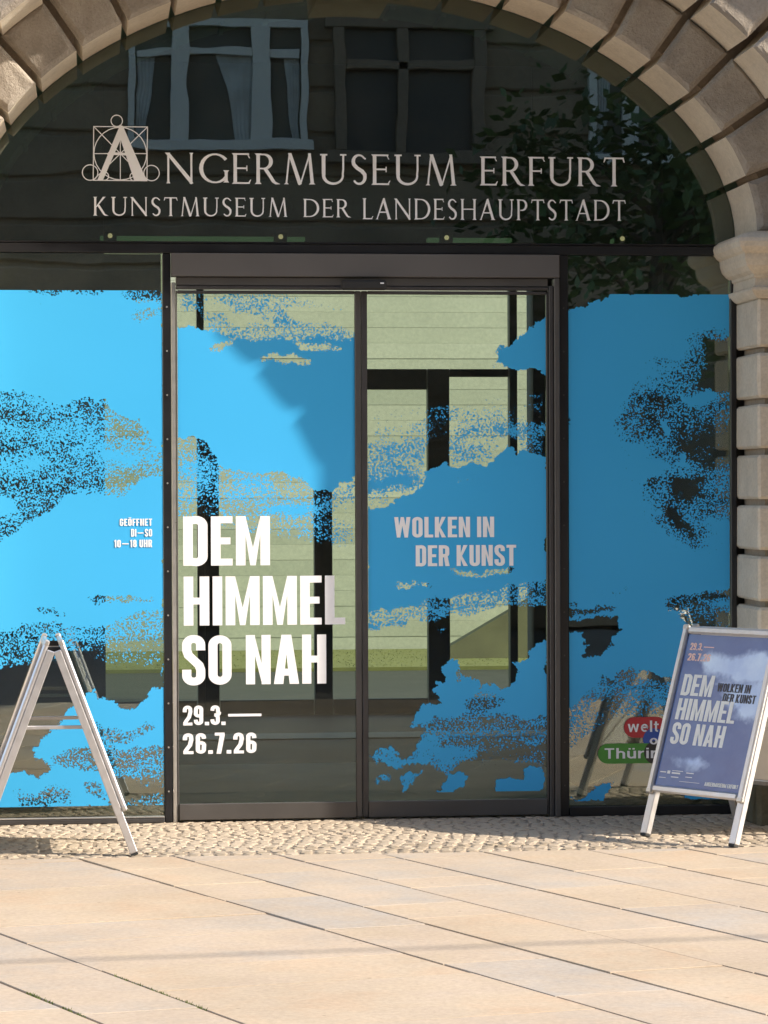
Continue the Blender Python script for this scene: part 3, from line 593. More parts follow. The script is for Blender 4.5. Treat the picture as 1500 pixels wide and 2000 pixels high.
def block(t0, t1, o0, o1, yf, yb, jw=.017, ch=.013, mf=MROUGH, ms=MSTONE, rough=.004, name='voussoir', drop=0.):
    """one wedge stone between two joints; o0, o1 are offsets from the arch curve; front at yf"""
    n = max(3, int((t1-t0)*14)); ins = []; outs = []
    L = (curve(t1)-curve(t0)).length
    for k in range(n+1):
        t = t0+(t1-t0)*k/n; c = curve(t); nn = normal(t); ins.append(c+nn*(o0-drop)); outs.append(c+nn*o1)
    # shrink by the joint width along the ends
    def shr(A):
        A = [a.copy() for a in A]; d = (A[1]-A[0]).normalized(); A[0] = A[0]+d*jw if t0 > 0.001 else A[0]+d*.001
        d = (A[-2]-A[-1]).normalized(); A[-1] = A[-1]+d*jw if t1 < math.pi-.001 else A[-1]+d*.001
        return A
    ins, outs = shr(ins), shr(outs)
    loop = ins+outs[::-1]; m = len(loop); cen = sum(loop, Vector((0,0)))/m
    def inset(P, d):
        o = []
        for i, p in enumerate(P):
            a, b = P[i-1], P[(i+1)%m]; e1 = (p-a).normalized(); e2 = (b-p).normalized()
            n1 = Vector((-e1.y, e1.x)); n2 = Vector((-e2.y, e2.x)); s = n1+n2
            if s.length < 1e-5: s = n1
            s.normalize(); c = max(.45, s.dot(n1)); v = p+s*d/c
            o.append(v)
        return o
    ar = sum(loop[i].x*loop[(i+1)%m].y-loop[(i+1)%m].x*loop[i].y for i in range(m))
    if ar < 0: loop = loop[::-1]
    j = lambda s: random.uniform(-s, s)
    i1 = inset(loop, ch)
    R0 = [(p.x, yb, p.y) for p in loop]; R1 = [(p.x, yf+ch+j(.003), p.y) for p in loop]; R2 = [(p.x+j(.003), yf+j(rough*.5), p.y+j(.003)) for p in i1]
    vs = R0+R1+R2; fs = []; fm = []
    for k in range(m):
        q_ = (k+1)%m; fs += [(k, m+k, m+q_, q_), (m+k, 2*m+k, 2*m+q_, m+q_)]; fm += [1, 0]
    # pillowed front: grid between inner and outer sides
    i2 = inset(loop, ch+.012); c0 = len(vs)
    vs += [(p.x+j(.005), yf-.006+j(rough), p.y+j(.005)) for p in i2]
    for k in range(m):
        q_ = (k+1)%m; fs.append((2*m+k, c0+k, c0+q_, 2*m+q_)); fm.append(0)
    fs.append(tuple(c0+k for k in range(m))); fm.append(0)
    fs = [tuple(reversed(f)) for f in fs]
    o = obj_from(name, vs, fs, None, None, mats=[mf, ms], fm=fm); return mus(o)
YF, YO, YT = -.47, -.87, -1.17
for k in range(len(JT)-1):
    t0, t1 = JT[k], JT[k+1]; key = (k == 9)
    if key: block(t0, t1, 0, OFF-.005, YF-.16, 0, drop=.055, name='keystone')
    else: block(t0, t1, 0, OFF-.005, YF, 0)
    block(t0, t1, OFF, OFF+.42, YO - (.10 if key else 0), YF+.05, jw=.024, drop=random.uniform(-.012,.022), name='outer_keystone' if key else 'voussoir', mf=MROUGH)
# recessed stone seen in the joints
def ringmesh(o0, o1, y0, y1, name, m_, n=70, t0=0, t1=math.pi):
    b = MB()
    for k in range(n):
        a, c = t0+(t1-t0)*k/n, t0+(t1-t0)*(k+1)/n
        P = [curve(a)+normal(a)*o0, curve(a)+normal(a)*o1, curve(c)+normal(c)*o1, curve(c)+normal(c)*o0]
        vs = [(p.x, y0, p.y) for p in P]+[(p.x, y1, p.y) for p in P]
        b.add(vs, [(0,1,2,3),(7,6,5,4),(0,3,7,4),(1,5,6,2)] + ([(0,4,5,1)] if k==0 else []) + ([(3,2,6,7)] if k==n-1 else []))
    return mus(b.build(name, m_))
ringmesh(.07, .8, YF+.075, .28, 'arch_core', MJOINT)
ringmesh(OFF+.19, .8, YO+.12, YF+.074, 'arch_core', MJOINT)
# piers
px1 = AX+AA; px0 = AX-AA
zj = [2.506,2.259,2.0165,1.774,1.532,1.2895,1.047,.8045,.562,.32]
def pblock(x0, x1, y0, y1, z0, z1, name='pier_block', c=.012, mf=MSTONE):
    b = bmesh.new(); bmesh.ops.create_cube(b, size=1)
    for v in b.verts: v.co = Vector(((x0+x1)/2+v.co.x*(x1-x0), (y0+y1)/2+v.co.y*(y1-y0), (z0+z1)/2+v.co.z*(z1-z0)))
    bmesh.ops.bevel(b, geom=b.edges[:], offset=c, segments=1, affect='EDGES')
    for v in b.verts: v.co += Vector((random.uniform(-.0025,.0025), random.uniform(-.0025,.0025), random.uniform(-.002,.002)))
    m = MB(); m.bm(b); o = m.build(name, mf); return mus(o)
for sgn in (1, -1):
    def sx(a, b):     # a, b measured outward from the opening
        x = (px1+a, px1+b) if sgn > 0 else (px0-b, px0-a); return x
    for k in range(len(zj)-1):
        zt, zb = zj[k]-(.0 if k == 0 else .016), zj[k+1]+.016
        a = sx(0, .262); pblock(a[0], a[1], YF, 0, zb, zt)
        a = sx(OFF, .70); pblock(a[0], a[1], YO, YF+.05, zb, zt)
    a = sx(.045, .27); m = MB(); m.box(a[0], a[1], YF+.055, .012, .2, 2.52); mus(m.build('pier_core', MJOINT))
    a = sx(OFF+.055, .72); m = MB(); m.box(a[0], a[1], YO+.055, YF+.06, .2, 2.52); mus(m.build('pier_core', MJOINT))
    # plinth
    a = sx(-.02, .262); pblock(a[0], a[1], YF-.05, -.02, -.02, .20, 'plinth_block', .02, MPLINTH); a = sx(.0, .262); pblock(a[0]+.0, a[1], YF-.02, -.01, .205, .315, 'plinth_block', .03, MPLINTH)
    a = sx(OFF-.02, .74); pblock(a[0], a[1], YO-.05, YF-.06, -.02, .20, 'plinth_block', .02, MPLINTH); pblock(a[0]+.01, a[1], YO-.02, YF-.03, .205, .315, 'plinth_block', .03, MPLINTH)
    # moulded impost running round the pier
    prof = [(.0,2.503),(.012,2.508),(.030,2.522),(.045,2.540),(.045,2.552),(.022,2.560),(.020,2.600),(.030,2.606),(.032,2.618),(.060,2.632),(.085,2.655),(.098,2.685),(.100,2.712),(.118,2.722),(.138,2.742),(.145,2.765),(.140,2.782),(.122,2.794),(.10,2.806),(.02,2.822)]
    def impost(b0, b1, yfront, yback, sc=.8):
        m = MB(); n = len(prof); path = []
        for (o_, z) in prof:
            o_ = o_*sc
            path.append([(b0-o_ if sgn>0 else b0+o_, yback, z), (b0-o_ if sgn>0 else b0+o_, yfront-o_, z), (b1, yfront-o_, z)])
        vs = [p for r_ in path for p in r_]; fs = []
        for i in range(n-1):
            for k in range(2):
                f = (i*3+k, i*3+k+1, (i+1)*3+k+1, (i+1)*3+k); fs.append(f if sgn < 0 else f[::-1])
        vs += [(b1, yback, prof[-1][1]), (b1, yback, prof[0][1])]; t_ = (n-1)*3
        fs.append((t_, t_+1, t_+2, n*3)); fs.append((0, 1, 2, n*3+1))
        m.add(vs, fs); mus(m.build('impost', MSTONE))
    if sgn > 0: impost(px1, px1+.262, YF, .0); impost(px1+OFF, px1+.70, YO, YF-.002, .12)
    else: impost(px0, px0-.262, YF, .0); impost(px0-OFF, px0-.70, YO, YF-.002, .12)
# added frame that shades the outer ring, and the wall, beyond the picture
def wall_with_arch(name, y0, y1, X0, X1, Z1, inner, m_):
    b = MB(); P = inner; n = len(P)        # inner: opening outline from right foot over the top to left foot
    for y, fl in ((y0, False), (y1, True)):
        for k in range(n-1):
            p, q_ = P[k], P[k+1]
            def outp(c):
                ex = X1 if c[0] > AX else X0
                return c
            vs = [(p[0],y,p[1]),(q_[0],y,q_[1]),(q_[0],y,Z1),(p[0],y,Z1)]
            b.add(vs, [(0,1,2,3)[::-1] if not fl else (0,1,2,3)])
        for (xa, xb) in ((P[0][0], X1), (X0, P[-1][0])):
            b.add([(xa,y,0),(xb,y,0),(xb,y,Z1),(xa,y,Z1)], [(0,1,2,3) if not fl else (3,2,1,0)])
    for k in range(n-1):
        p, q_ = P[k], P[k+1]; b.add([(p[0],y0,p[1]),(q_[0],y0,q_[1]),(q_[0],y1,q_[1]),(p[0],y1,p[1])], [(0,1,2,3)])
    b.add([(X0,y0,Z1),(X1,y0,Z1),(X1,y1,Z1),(X0,y1,Z1)], [(0,1,2,3)])
    b.add([(X1,y0,0),(X1,y1,0),(X1,y1,Z1),(X1,y0,Z1)], [(0,1,2,3)]); b.add([(X0,y0,0),(X0,y1,0),(X0,y1,Z1),(X0,y0,Z1)], [(3,2,1,0)])
    return mus(b.build(name, m_))
def offs(o): return [(lambda c: (c.x, c.y))(curve(t)+normal(t)*o) for t in [math.pi*i/60 for i in range(61)]]
# unseen added frame: right half is the outer arch shifted sunward to shade it
mv = (SUN.x/-SUN.y*(YO-YT), SUN.z/-SUN.y*(YO-YT)); E3 = -.03
rightq = [(min(c[0]+mv[0]-E3, 4.155), c[1]+mv[1]-E3) for c in offs(OFF)[:31]]
rightq = [(rightq[0][0], 0)]+rightq
leftq = [(2*AX-c[0], c[1]) for c in rightq[::-1]]
wall_with_arch('added_shade_frame', YT, YO+.1, -3.4, 6.0, 6.2, rightq+leftq, MROUGH)
wall_with_arch('facade_wall', YO+.12, .29, -9, 12, 7.2, [(px1+.66,0)]+[c for c in offs(.66)]+[(px0-.66,0)], MROUGH)
m = MB(); m.cbox(-9.2,12.2,YO-.25,.3,7.0,7.3,.05); mus(m.build('cornice', MSTONE))
# inner jambs of the vaulted gateway behind the glass
for (o0, o1, y0, y1) in ((-.085,.08,.03,.42),):
    ringmesh(o0, o1, y0, y1, 'inner_arch', MGREENPL)
for k, t in enumerate(JT[1:-1]):       # shallow grooves on the inner arch as raised bands
    c = curve(t); nn = normal(t); tg = Vector((-nn.y, nn.x))
    P = [c-nn*.10-tg*.012, c-nn*.10+tg*.012, c-nn*.0+tg*.012, c-nn*.0-tg*.012]
    m = MB(); m.add([(p.x, .05, p.y) for p in P]+[(p.x, .40, p.y) for p in P], [(0,1,2,3),(7,6,5,4),(0,4,5,1),(1,5,6,2),(2,6,7,3),(3,7,4,0)]); mus(m.build('arch_rib', MGREENPL))
for xa, xb in ((px1-.02, px1+.3), (px0-.3, px0+.02)):
    m = MB(); m.box(xa, xb, .03, .42, 0, 2.8); mus(m.build('inner_jamb', MINT))

# ------------------------------------------------------------------ glazing
ZT0, ZT1 = 2.742, 2.785      # transom
GL = tag(empty('entrance_glazing', (1.3, 0, 0)), 'dark framed glass screen filling the stone arch with fanlight and side panes', 'glazing')
def gl(o, root=GL, c=(1.3,0,0)): o.parent = root; o.matrix_parent_inverse = Matrix.Translation((-c[0],-c[1],-c[2])); return o
def bx(name, m_, *d, c=.003, root=GL, cc=(1.3,0,0)):
    m = MB(); m.cbox(*d, c); return gl(m.build(name, m_), root, cc)
bx('transom', MBLACK, px0+.03, px1-.01, -.025, .05, ZT0, ZT1)
bx('frame_bar', MBLACK, px0+.02, px1, -.02, .03, ZT1+.002, ZT1+.012)
bx('mullion', MBLACK, .362, .400, -.013, .05, 0, ZT0-.001)
bx('mullion', MBLACK, 2.290, 2.334, -.018, .05, 0, ZT0-.001)
bx('door_jamb', MSILV, .402, .423, -.016, .03, 0, 2.60)
bx('door_jamb', MBRLIGHT, 2.262, 2.288, -.045, .03, 0, 2.625)
bx('door_jamb', MBRONZE, 2.238, 2.260, -.03, .03, 0, 2.59)
bx('header_panel', MHEAD, .402, 2.288, -.046, .04, 2.628, ZT0-.002)
bx('header_rail', MBRLIGHT, .425, 2.2355, -.022, .03, 2.585, 2.626)
bx('header_rail', MBRONZE, .425, 2.2355, -.030, .03, 2.568, 2.583)
sx0, sx1 = at(664,560)[0], at(752,560)[0]
sen = bx('motion_sensor', MRUB, sx0, sx1, -.085, -.048, 2.562, 2.612, c=.01)
m = MB(); m.cbox(sx1-.032, sx1-.014, -.088, -.086, 2.592, 2.598, .0005); o = m.build('sensor_light', MWHITE); o.parent = sen
bx('frame_bar', MBLACK, px1-.030, px1-.001, -.03, .04, 0, ZT0-.001)
bx('frame_bar', MBLACK, px0+.001, px0+.030, -.03, .04, 0, ZT0-.001)
bx('sill', MBLACK, 2.336, px1-.032, -.03, .04, 0, .045)
bx('sill', MBRONZE, px0+.032, .360, -.03, .04, 0, .022); bx('sill', MSILV, px0+.032, .360, -.03, .02, .024, .032)
for z in [i*.212+.15 for i in range(12)]:
    for x in (.381, 2.312):
        m = MB(); m.tube([(x,-.0125,z),(x,-.0195,z)], .0045, 8); gl(m.build('screw', MSILV if x < 1 else MBRONZE))
def sub(o, par): 
    o.parent = par; return o
lp = bx('side_pane', MGLASS, px0+.032, .360, -.006, .006, .034, ZT0-.002, c=.001)
rp = bx('side_pane', MGLASS, 2.336, px1-.032, -.006, .006, .047, ZT0-.002, c=.001)
lp['label'] = 'left fixed pane with bright blue cloud film and opening hours'; rp['label'] = 'right fixed pane with blue cloud film, shaded'
sub(film(px0+.034, .359, at(100,1575)[1], at(100,567)[1], -.009, None), lp)
sub(film(2.337, px1-.033, at(1300,1562)[1], at(1300,575)[1], -.009, None), rp)
sub(glass_text('GEÖFFNET', SANS, 234, 297, 1013, 1027, MWHITE, None, .09), lp)
sub(glass_text('DI-SO', SANS, 256, 297, 1033, 1048, MWHITE, None, .09), lp)
sub(glass_text('10-18 UHR', SANS, 223, 297, 1054, 1069, MWHITE, None, .09), lp)
# fanlight
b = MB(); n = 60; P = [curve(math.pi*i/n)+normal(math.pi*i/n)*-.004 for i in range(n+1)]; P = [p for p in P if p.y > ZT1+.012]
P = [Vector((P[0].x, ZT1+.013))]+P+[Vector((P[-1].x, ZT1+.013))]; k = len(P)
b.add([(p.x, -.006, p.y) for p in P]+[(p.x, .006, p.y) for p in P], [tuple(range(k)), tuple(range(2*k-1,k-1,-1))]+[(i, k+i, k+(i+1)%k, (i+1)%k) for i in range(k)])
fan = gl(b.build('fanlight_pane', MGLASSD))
sub(glass_text('NGERMUSEUM', ROM, 322, 893, 303, 358, MTITLE, None, .10, y=-.009), fan)
sub(glass_text('ERFURT', ROM, 937, 1220, 308, 362, MTITLE, None, .10, y=-.009), fan)
sub(glass_text('KUNSTMUSEUM', ROM, 182, 562, 387, 421, MTITLE, None, .13, y=-.009), fan)
sub(glass_text('DER', ROM, 592, 685, 389, 424, MTITLE, None, .13, y=-.009), fan)
sub(glass_text('LANDESHAUPTSTADT', ROM, 708, 1222, 391, 428, MTITLE, None, .13, y=-.009), fan)
# emblem: letter A drawn in a square with construction circles
em = MB(); ek = [0]
def E(px, py): x, z = at(px, py, -.009); return Vector((x, z))
def est(pts, w_, closed=False):
    ek[0] += 1; d = .0006+.0001*ek[0]
    for g in ribbon(pts, [w_]*len(pts), closed):
        g = [(v.x, v.y) for v in g]; n = 4
        em.add([(a, -.009-d, c) for a, c in g]+[(a, -.009, c) for a, c in g], [(0,1,2,3),(0,4,5,1),(1,5,6,2),(2,6,7,3),(3,7,4,0)])
def eci(px, py, r, w_=.0045):
    c = E(px, py); rr_ = r*CD/F; est([(c.x+rr_*math.cos(6.2832*i/28), c.y+rr_*math.sin(6.2832*i/28)) for i in range(28)], w_, True)
def ell(px0_, py0_, px1__, py1_): est([tuple(E(px0_,py0_)), tuple(E(px1__,py1_))], .0042)
q4 = [(183,247),(288,248),(287,353),(182,352)]
est([tuple(E(*p)) for p in q4], .0045, True)
eci(235,300,51); eci(228,236,11); eci(176,337,15); eci(296,338,15); eci(204,344,8); eci(262,345,8)
ell(183,247,287,353); ell(288,248,182,352); ell(235,248,235,353); ell(183,300,288,300)
for P_ in ([(190,352),(201,352),(240,262),(236,244),(232,250)], [(262,352),(286,352),(240,246),(233,244),(232,262)], [(212,297),(255,299),(257,304),(209,302)]):
    ek[0] += 1; g = [tuple(E(*p)) for p in P_]; n = len(g); d = .0006+.0001*ek[0]
    ar = sum(g[i][0]*g[(i+1)%n][1]-g[(i+1)%n][0]*g[i][1] for i in range(n)); g = g if ar > 0 else g[::-1]
    em.add([(a, -.009-d, c) for a, c in g]+[(a, -.009, c) for a, c in g], [tuple(range(n))]+[(i, n+i, n+(i+1)%n, (i+1)%n) for i in range(n)])
sub(em.build('emblem', MTITLE), fan)
# logo on the right pane
def pill(px0_, px1__, pyt, pyb, col, y, name):
    xa, zb = at(px0_, pyb, y); xb, zt = at(px1__, pyt, y); r_ = (zt-zb)/2; cz = (zt+zb)/2
    g = arcp(xb-r_, cz, r_, r_, -90, 90, 12)+arcp(xa+r_, cz, r_, r_, 90, 270, 12); n = len(g); m = MB()
    m.add([(a, y, c) for a, c in g], [tuple(range(n))]); return sub(m.build(name, col), rp)
CR = simple('red vinyl', (.50,.03,.04), .4, noise=.04); CG = simple('green vinyl', (.07,.28,.04), .4, noise=.04); CBl = simple('blue vinyl', (.03,.09,.40), .4, noise=.04); CK = simple('black vinyl', (.02,.02,.022), .4)
pill(1219,1302,1400,1441,CR,-.0105,'logo_badge'); pill(1256,1300,1422,1466,CBl,-.0112,'logo_badge'); pill(1168,1392,1450,1492,CG,-.0119,'logo_badge'); pill(1258,1304,1447,1493,CK,-.0126,'logo_badge')
sub(glass_text('welt', HUM, 1226, 1287, 1407, 1430, MWHITE, None, .12, y=-.0135), rp)
sub(glass_text('of', HUM, 1269, 1298, 1436, 1454, MWHITE, None, .12, y=-.0135), rp)
sub(glass_text('Thüringen', HUM, 1181, 1352, 1459, 1482, MWHITE, None, .12, y=-.0135), rp)

# sliding doors
def door(x0, x1, label, side):
    root = tag(empty('sliding_door', ((x0+x1)/2, 0, 0)), label, 'door', 'sliding glass doors of the museum entrance'); c = ((x0+x1)/2, 0, 0)
    ws = .028; wl, wr = (.006, ws) if side < 0 else (ws, .010)
    bx('stile', MBRLIGHT if side<0 else MBRONZE, x0, x0+wl, -.018, .02, .012, 2.562, root=root, cc=c)
    bx('stile', MBRLIGHT if side<0 else MBRONZE, x1-wr, x1, -.018, .02, .012, 2.562, root=root, cc=c)
    bx('bottom_rail', MBRLIGHT, x0+wl+.001, x1-wr-.001, -.023, .018, .010, .088, root=root, cc=c)
    bx('top_rail', MBRONZE, x0+wl+.001, x1-wr-.001, -.023, .018, 2.547, 2.562, root=root, cc=c)
    p = bx('glass_pane', MGLASSE, x0+wl+.001, x1-wr-.001, -.006, .006, .089, 2.546, root=root, cc=c, c=.001)
    sub(film(x0+wl+.002, x1-wr-.002, .125 if side > 0 else .0895, 2.5455, -.009, None), p)
    return root, p
dl, dlp = door(.4245, 1.3175, 'left sliding glass door with large white exhibition title and dates', -1)
dr, drp = door(1.3205, 2.2365, 'right sliding glass door with blue cloud film and small white subtitle', 1)
for tx_, a in (('DEM',(358,527,1008,1105)),('HIMMEL',(359,674,1124,1222)),('SO NAH',(356,637,1239,1338)),('29.3._',(357,513,1376,1417)),('26.7.26',(357,501,1430,1473))):
    sub(glass_text(tx_, SANS, *a, MWHITE, None, .055 if len(tx_) < 7 else .07, name='lettering'), dlp)
for tx_, a in (('WOLKEN IN',(770,965,1009,1050)),('DER KUNST',(812,1008,1064,1106))):
    sub(glass_text(tx_, SANS, *a, MWHITE, None, .065), drp)

# ------------------------------------------------------------------ passage and courtyard behind the glass
MENT = simple('lit tone floor', (.55,.58,.55), .6, noise=.1, scale=3)  # sunlight on the floor inside the door is put into this pale colour
pe = MB(); pe.box(.0, 2.6, .431, 2.75, -.004, .004); tag(pe.build('lit_floor_patch', MENT), kind='structure')
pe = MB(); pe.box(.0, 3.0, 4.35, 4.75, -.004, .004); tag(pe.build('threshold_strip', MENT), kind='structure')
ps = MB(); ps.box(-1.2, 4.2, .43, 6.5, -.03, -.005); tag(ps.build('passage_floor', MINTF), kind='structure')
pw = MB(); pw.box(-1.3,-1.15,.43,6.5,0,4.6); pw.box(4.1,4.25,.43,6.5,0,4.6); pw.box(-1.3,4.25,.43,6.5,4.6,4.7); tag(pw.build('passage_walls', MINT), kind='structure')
# fill between the portal back and the passage
def rx(px, Y=6.2): return at(px, 950, Y)[0]
def rz(py, Y=6.2): return at(750, py, Y)[1]
YR = 6.2
MBAR = simple('dark olive painted frame', (.075,.078,.06), .5)
RG = tag(empty('courtyard_screen', (1.5, YR, 0)), 'dark framed glazed screen at the far end of the passage', 'screen'); rc = (1.5, YR, 0)
bx('end_wall', MINT, -1.14, rx(205), YR, YR+.3, 0, 4.59, root=RG, cc=rc, c=.005)
bx('end_wall', MINT, rx(1042), 4.09, YR, YR+.3, 0, 4.59, root=RG, cc=rc, c=.005)
bx('lintel', MINT, rx(205)+.001, rx(1042)-.001, YR, YR+.3, rz(480), 4.59, root=RG, cc=rc, c=.005)
for (a, b_, zt_) in ((386,400,482),(998,1013,482)):
    bx('mullion', MBAR, rx(a), rx(b_), YR+.05, YR+.15, 0, rz(zt_), root=RG, cc=rc)
for (a, b_) in ((401,428),(615,650),(838,880)):
    bx('door_post', MBAR, rx(a), rx(b_), YR+.05, YR+.15, 0, rz(720), root=RG, cc=rc)
for (a, b_, pb) in ((430,613,760),(652,836,760),(882,996,735)):
    bx('rail', MBAR, rx(a), rx(b_), YR+.06, YR+.14, rz(pb), rz(720), root=RG, cc=rc)
for (a, b_) in ((207,384),(430,613),(652,836),(882,996),(1015,1040)):
    bx('kick_panel', MBAR, rx(a), rx(b_), YR+.06, YR+.14, 0, rz(1366), root=RG, cc=rc)
MCW = simple('courtyard render', (.36,.38,.30), .9, noise=.08, scale=1.2, bump=.1)
MBRD = stone_mat('courtyard boards', [(.2,(.31,.335,.25)),(.5,(.36,.38,.285)),(.8,(.40,.42,.32))], .8, 0, .002, .55, 30)
cw = tag(empty('courtyard_wall', (2,13.6,0)), 'pale yellow green courtyard wall with board courses seen through the doors', 'wall')
z = .0; k = 0
while z < 5.2:
    hgt = .15
    m = MB(); m.cbox(-3.5,8,13.6+random.uniform(0,.006),13.9,z+.001,z+hgt-.0005,.0015); o = m.build('board', MBRD); o.parent = cw; o.matrix_parent_inverse = Matrix.Translation((-2,-13.6,0)); z += hgt
m = MB(); m.box(-6,11,13.92,14.2,0,5.4); o = m.build('wall_back', MCW); o.parent = cw; o.matrix_parent_inverse = Matrix.Translation((-2,-13.6,0))
MLAWN = simple('lawn', (.115,.125,.03), .95, noise=.12, scale=6, bump=.2)
m = MB(); m.box(-6,11,10.9,13.58,-.03,.03); tag(m.build('courtyard_lawn', MLAWN), kind='structure')
m = MB(); m.box(-6,11,6.51,10.89,-.03,-.002); tag(m.build('courtyard_paving', MINTF), kind='structure')
g = MB()
for _ in range(5000):
    x, y = random.uniform(-1,6), random.uniform(10.95,13.55); a = random.uniform(0,3.14); hh = random.uniform(.004,.012)
    g.add([(x-.006*math.cos(a),y-.006*math.sin(a),.028),(x+.006*math.cos(a),y+.006*math.sin(a),.028),(x+random.uniform(-.02,.02),y+random.uniform(-.02,.02),.03+hh)], [(0,1,2)])
tag(g.build('grass', MLAWN), 'bright grass strip at the foot of the courtyard wall', 'grass', kind='stuff')
# added dark wedge standing in for the diagonal shadow right in the courtyard
m = MB(); xs0, xs1 = at(870,1262,12.2)[0], at(1060,1160,12.2)[0]; z0_ = at(870,1262,12.2)[1]; z1_ = at(1035,1150,12.2)[1]
m.add([(xs0,12.0,0),(xs0,12.0,z0_),(xs1,12.0,z1_),(xs1+1.5,12.0,z1_+.9),(xs1+1.5,12.0,0)]+[(xs0,12.2,0),(xs0,12.2,z0_),(xs1,12.2,z1_),(xs1+1.5,12.2,z1_+.9),(xs1+1.5,12.2,0)],
      [(4,3,2,1,0),(5,6,7,8,9),(0,1,6,5),(1,2,7,6),(2,3,8,7),(3,4,9,8)])
tag(m.build('shadow_wedge', simple('shadow wedge', (.10,.10,.05), .9, noise=.2, scale=3)), 'added dark sloping wedge for the shadow at the right of the courtyard', 'wall')
# lamps on the passage ceiling track, seen low in the fanlight
def lamp_track(px0_, px1__, heads, lab):
    Y = 1.6; za = at(700,467,Y)[1]; xa, xb = at(px0_,467,Y)[0], at(px1__,467,Y)[0]
    root = tag(empty('light_track', ((xa+xb)/2, Y, za)), lab, 'lamp'); c = ((xa+xb)/2, Y, za)
    mt, t, n, l, p = mat('lit track panel'); p.inputs['Base Color'].default_value = (.3,.38,.25,1); p.inputs['Emission Color'].default_value = (.45,.60,.38,1); p.inputs['Emission Strength'].default_value = .09
    bx('track', mt, xa, xb, Y, Y+.06, za-.012, za+.010, root=root, cc=c)
    mt2, t, n, l, p = mat('spot bulb'); p.inputs['Emission Color'].default_value = (1,.6,.4,1); p.inputs['Emission Strength'].default_value = .5
    for hx in heads:
        x = at(hx,465,Y)[0]
        hd = bx('lamp_head', MRUB, x-.035, x+.035, Y-.05, Y+.03, za-.02, za+.03, root=root, cc=c)
        m = MB(); m.tube([(x,-.0+Y-.051,za+.006),(x,Y-.056,za+.006)], .013, 12); o = m.build('bulb', mt2); o.parent = hd
lamp_track(195, 596, (215, 547), 'pale green light track with two small lit spots behind the fanlight, left'); lamp_track(835, 1000, (870,), 'short light track with one lit spot behind the fanlight, right of centre')
lamp_track(1195, 1225, (1212,), 'single small yellow lit spot at the right end of the fanlight')
m = MB(); m.box(px0+.04, .355, .055, .075, 2.52, 2.741); tag(m.build('blind', simple('brown roller blind', (.11,.085,.06), .8, noise=.1)), 'brown rolled blind behind the top of the left side pane', 'blind')

# ------------------------------------------------------------------ A-boards
def cloud_img(seed, w_=300, h=430):
    a = fbm(h, w_, 90, seed, 6, .6); b = fbm(h, w_, 60, seed+50, 5, .6)
    yy_, xx_ = np.mgrid[0:h, 0:w_]; u = xx_/w_; v = yy_/h
    c1 = np.clip(1-np.hypot((u-.72)/.46, (v-.80)/.13), -1, 1); c2 = np.clip(1-np.hypot((u-.9)/.35,(v-.6)/.14), -1, 1); c3 = np.clip(1-np.hypot((u-.35)/.30,(v-.17)/.06), -1, 1)
    dn = np.maximum.reduce([c1, c2, c3*.8])+ (a-.5)*1.6; cl = np.clip(dn*2.2, 0, 1)
    base = np.stack([.10+.07*b, .15+.10*b, .34+.12*b], -1); cloud = np.stack([.52+.5*(a-.5), .66+.5*(a-.5), .90+.3*(a-.5)], -1)
    return np.clip(base*(1-cl[...,None])+cloud*cl[...,None], 0, 1)
im_post = image('poster sky print', cloud_img(5))
def poster_mat():
    m, t, n, l, p = mat('printed poster'); p.inputs['Roughness'].default_value = .12
    uv = N(n,'ShaderNodeUVMap'); uv.uv_map = 'UVMap'; im = N(n,'ShaderNodeTexImage'); im.image = im_post; l.new(uv.outputs[0], im.inputs[0]); l.new(im.outputs[0], p.inputs['Base Color']); return m
MPOST = poster_mat(); MCREAM = simple('cream print', (.80,.79,.74), .3, noise=.05); MORG = simple('salmon print', (.85,.55,.46), .3, noise=.05); MDK = simple('dark print', (.035,.035,.05), .3)
MSHEET = simple('white back sheet', (.75,.74,.72), .35, noise=.03)
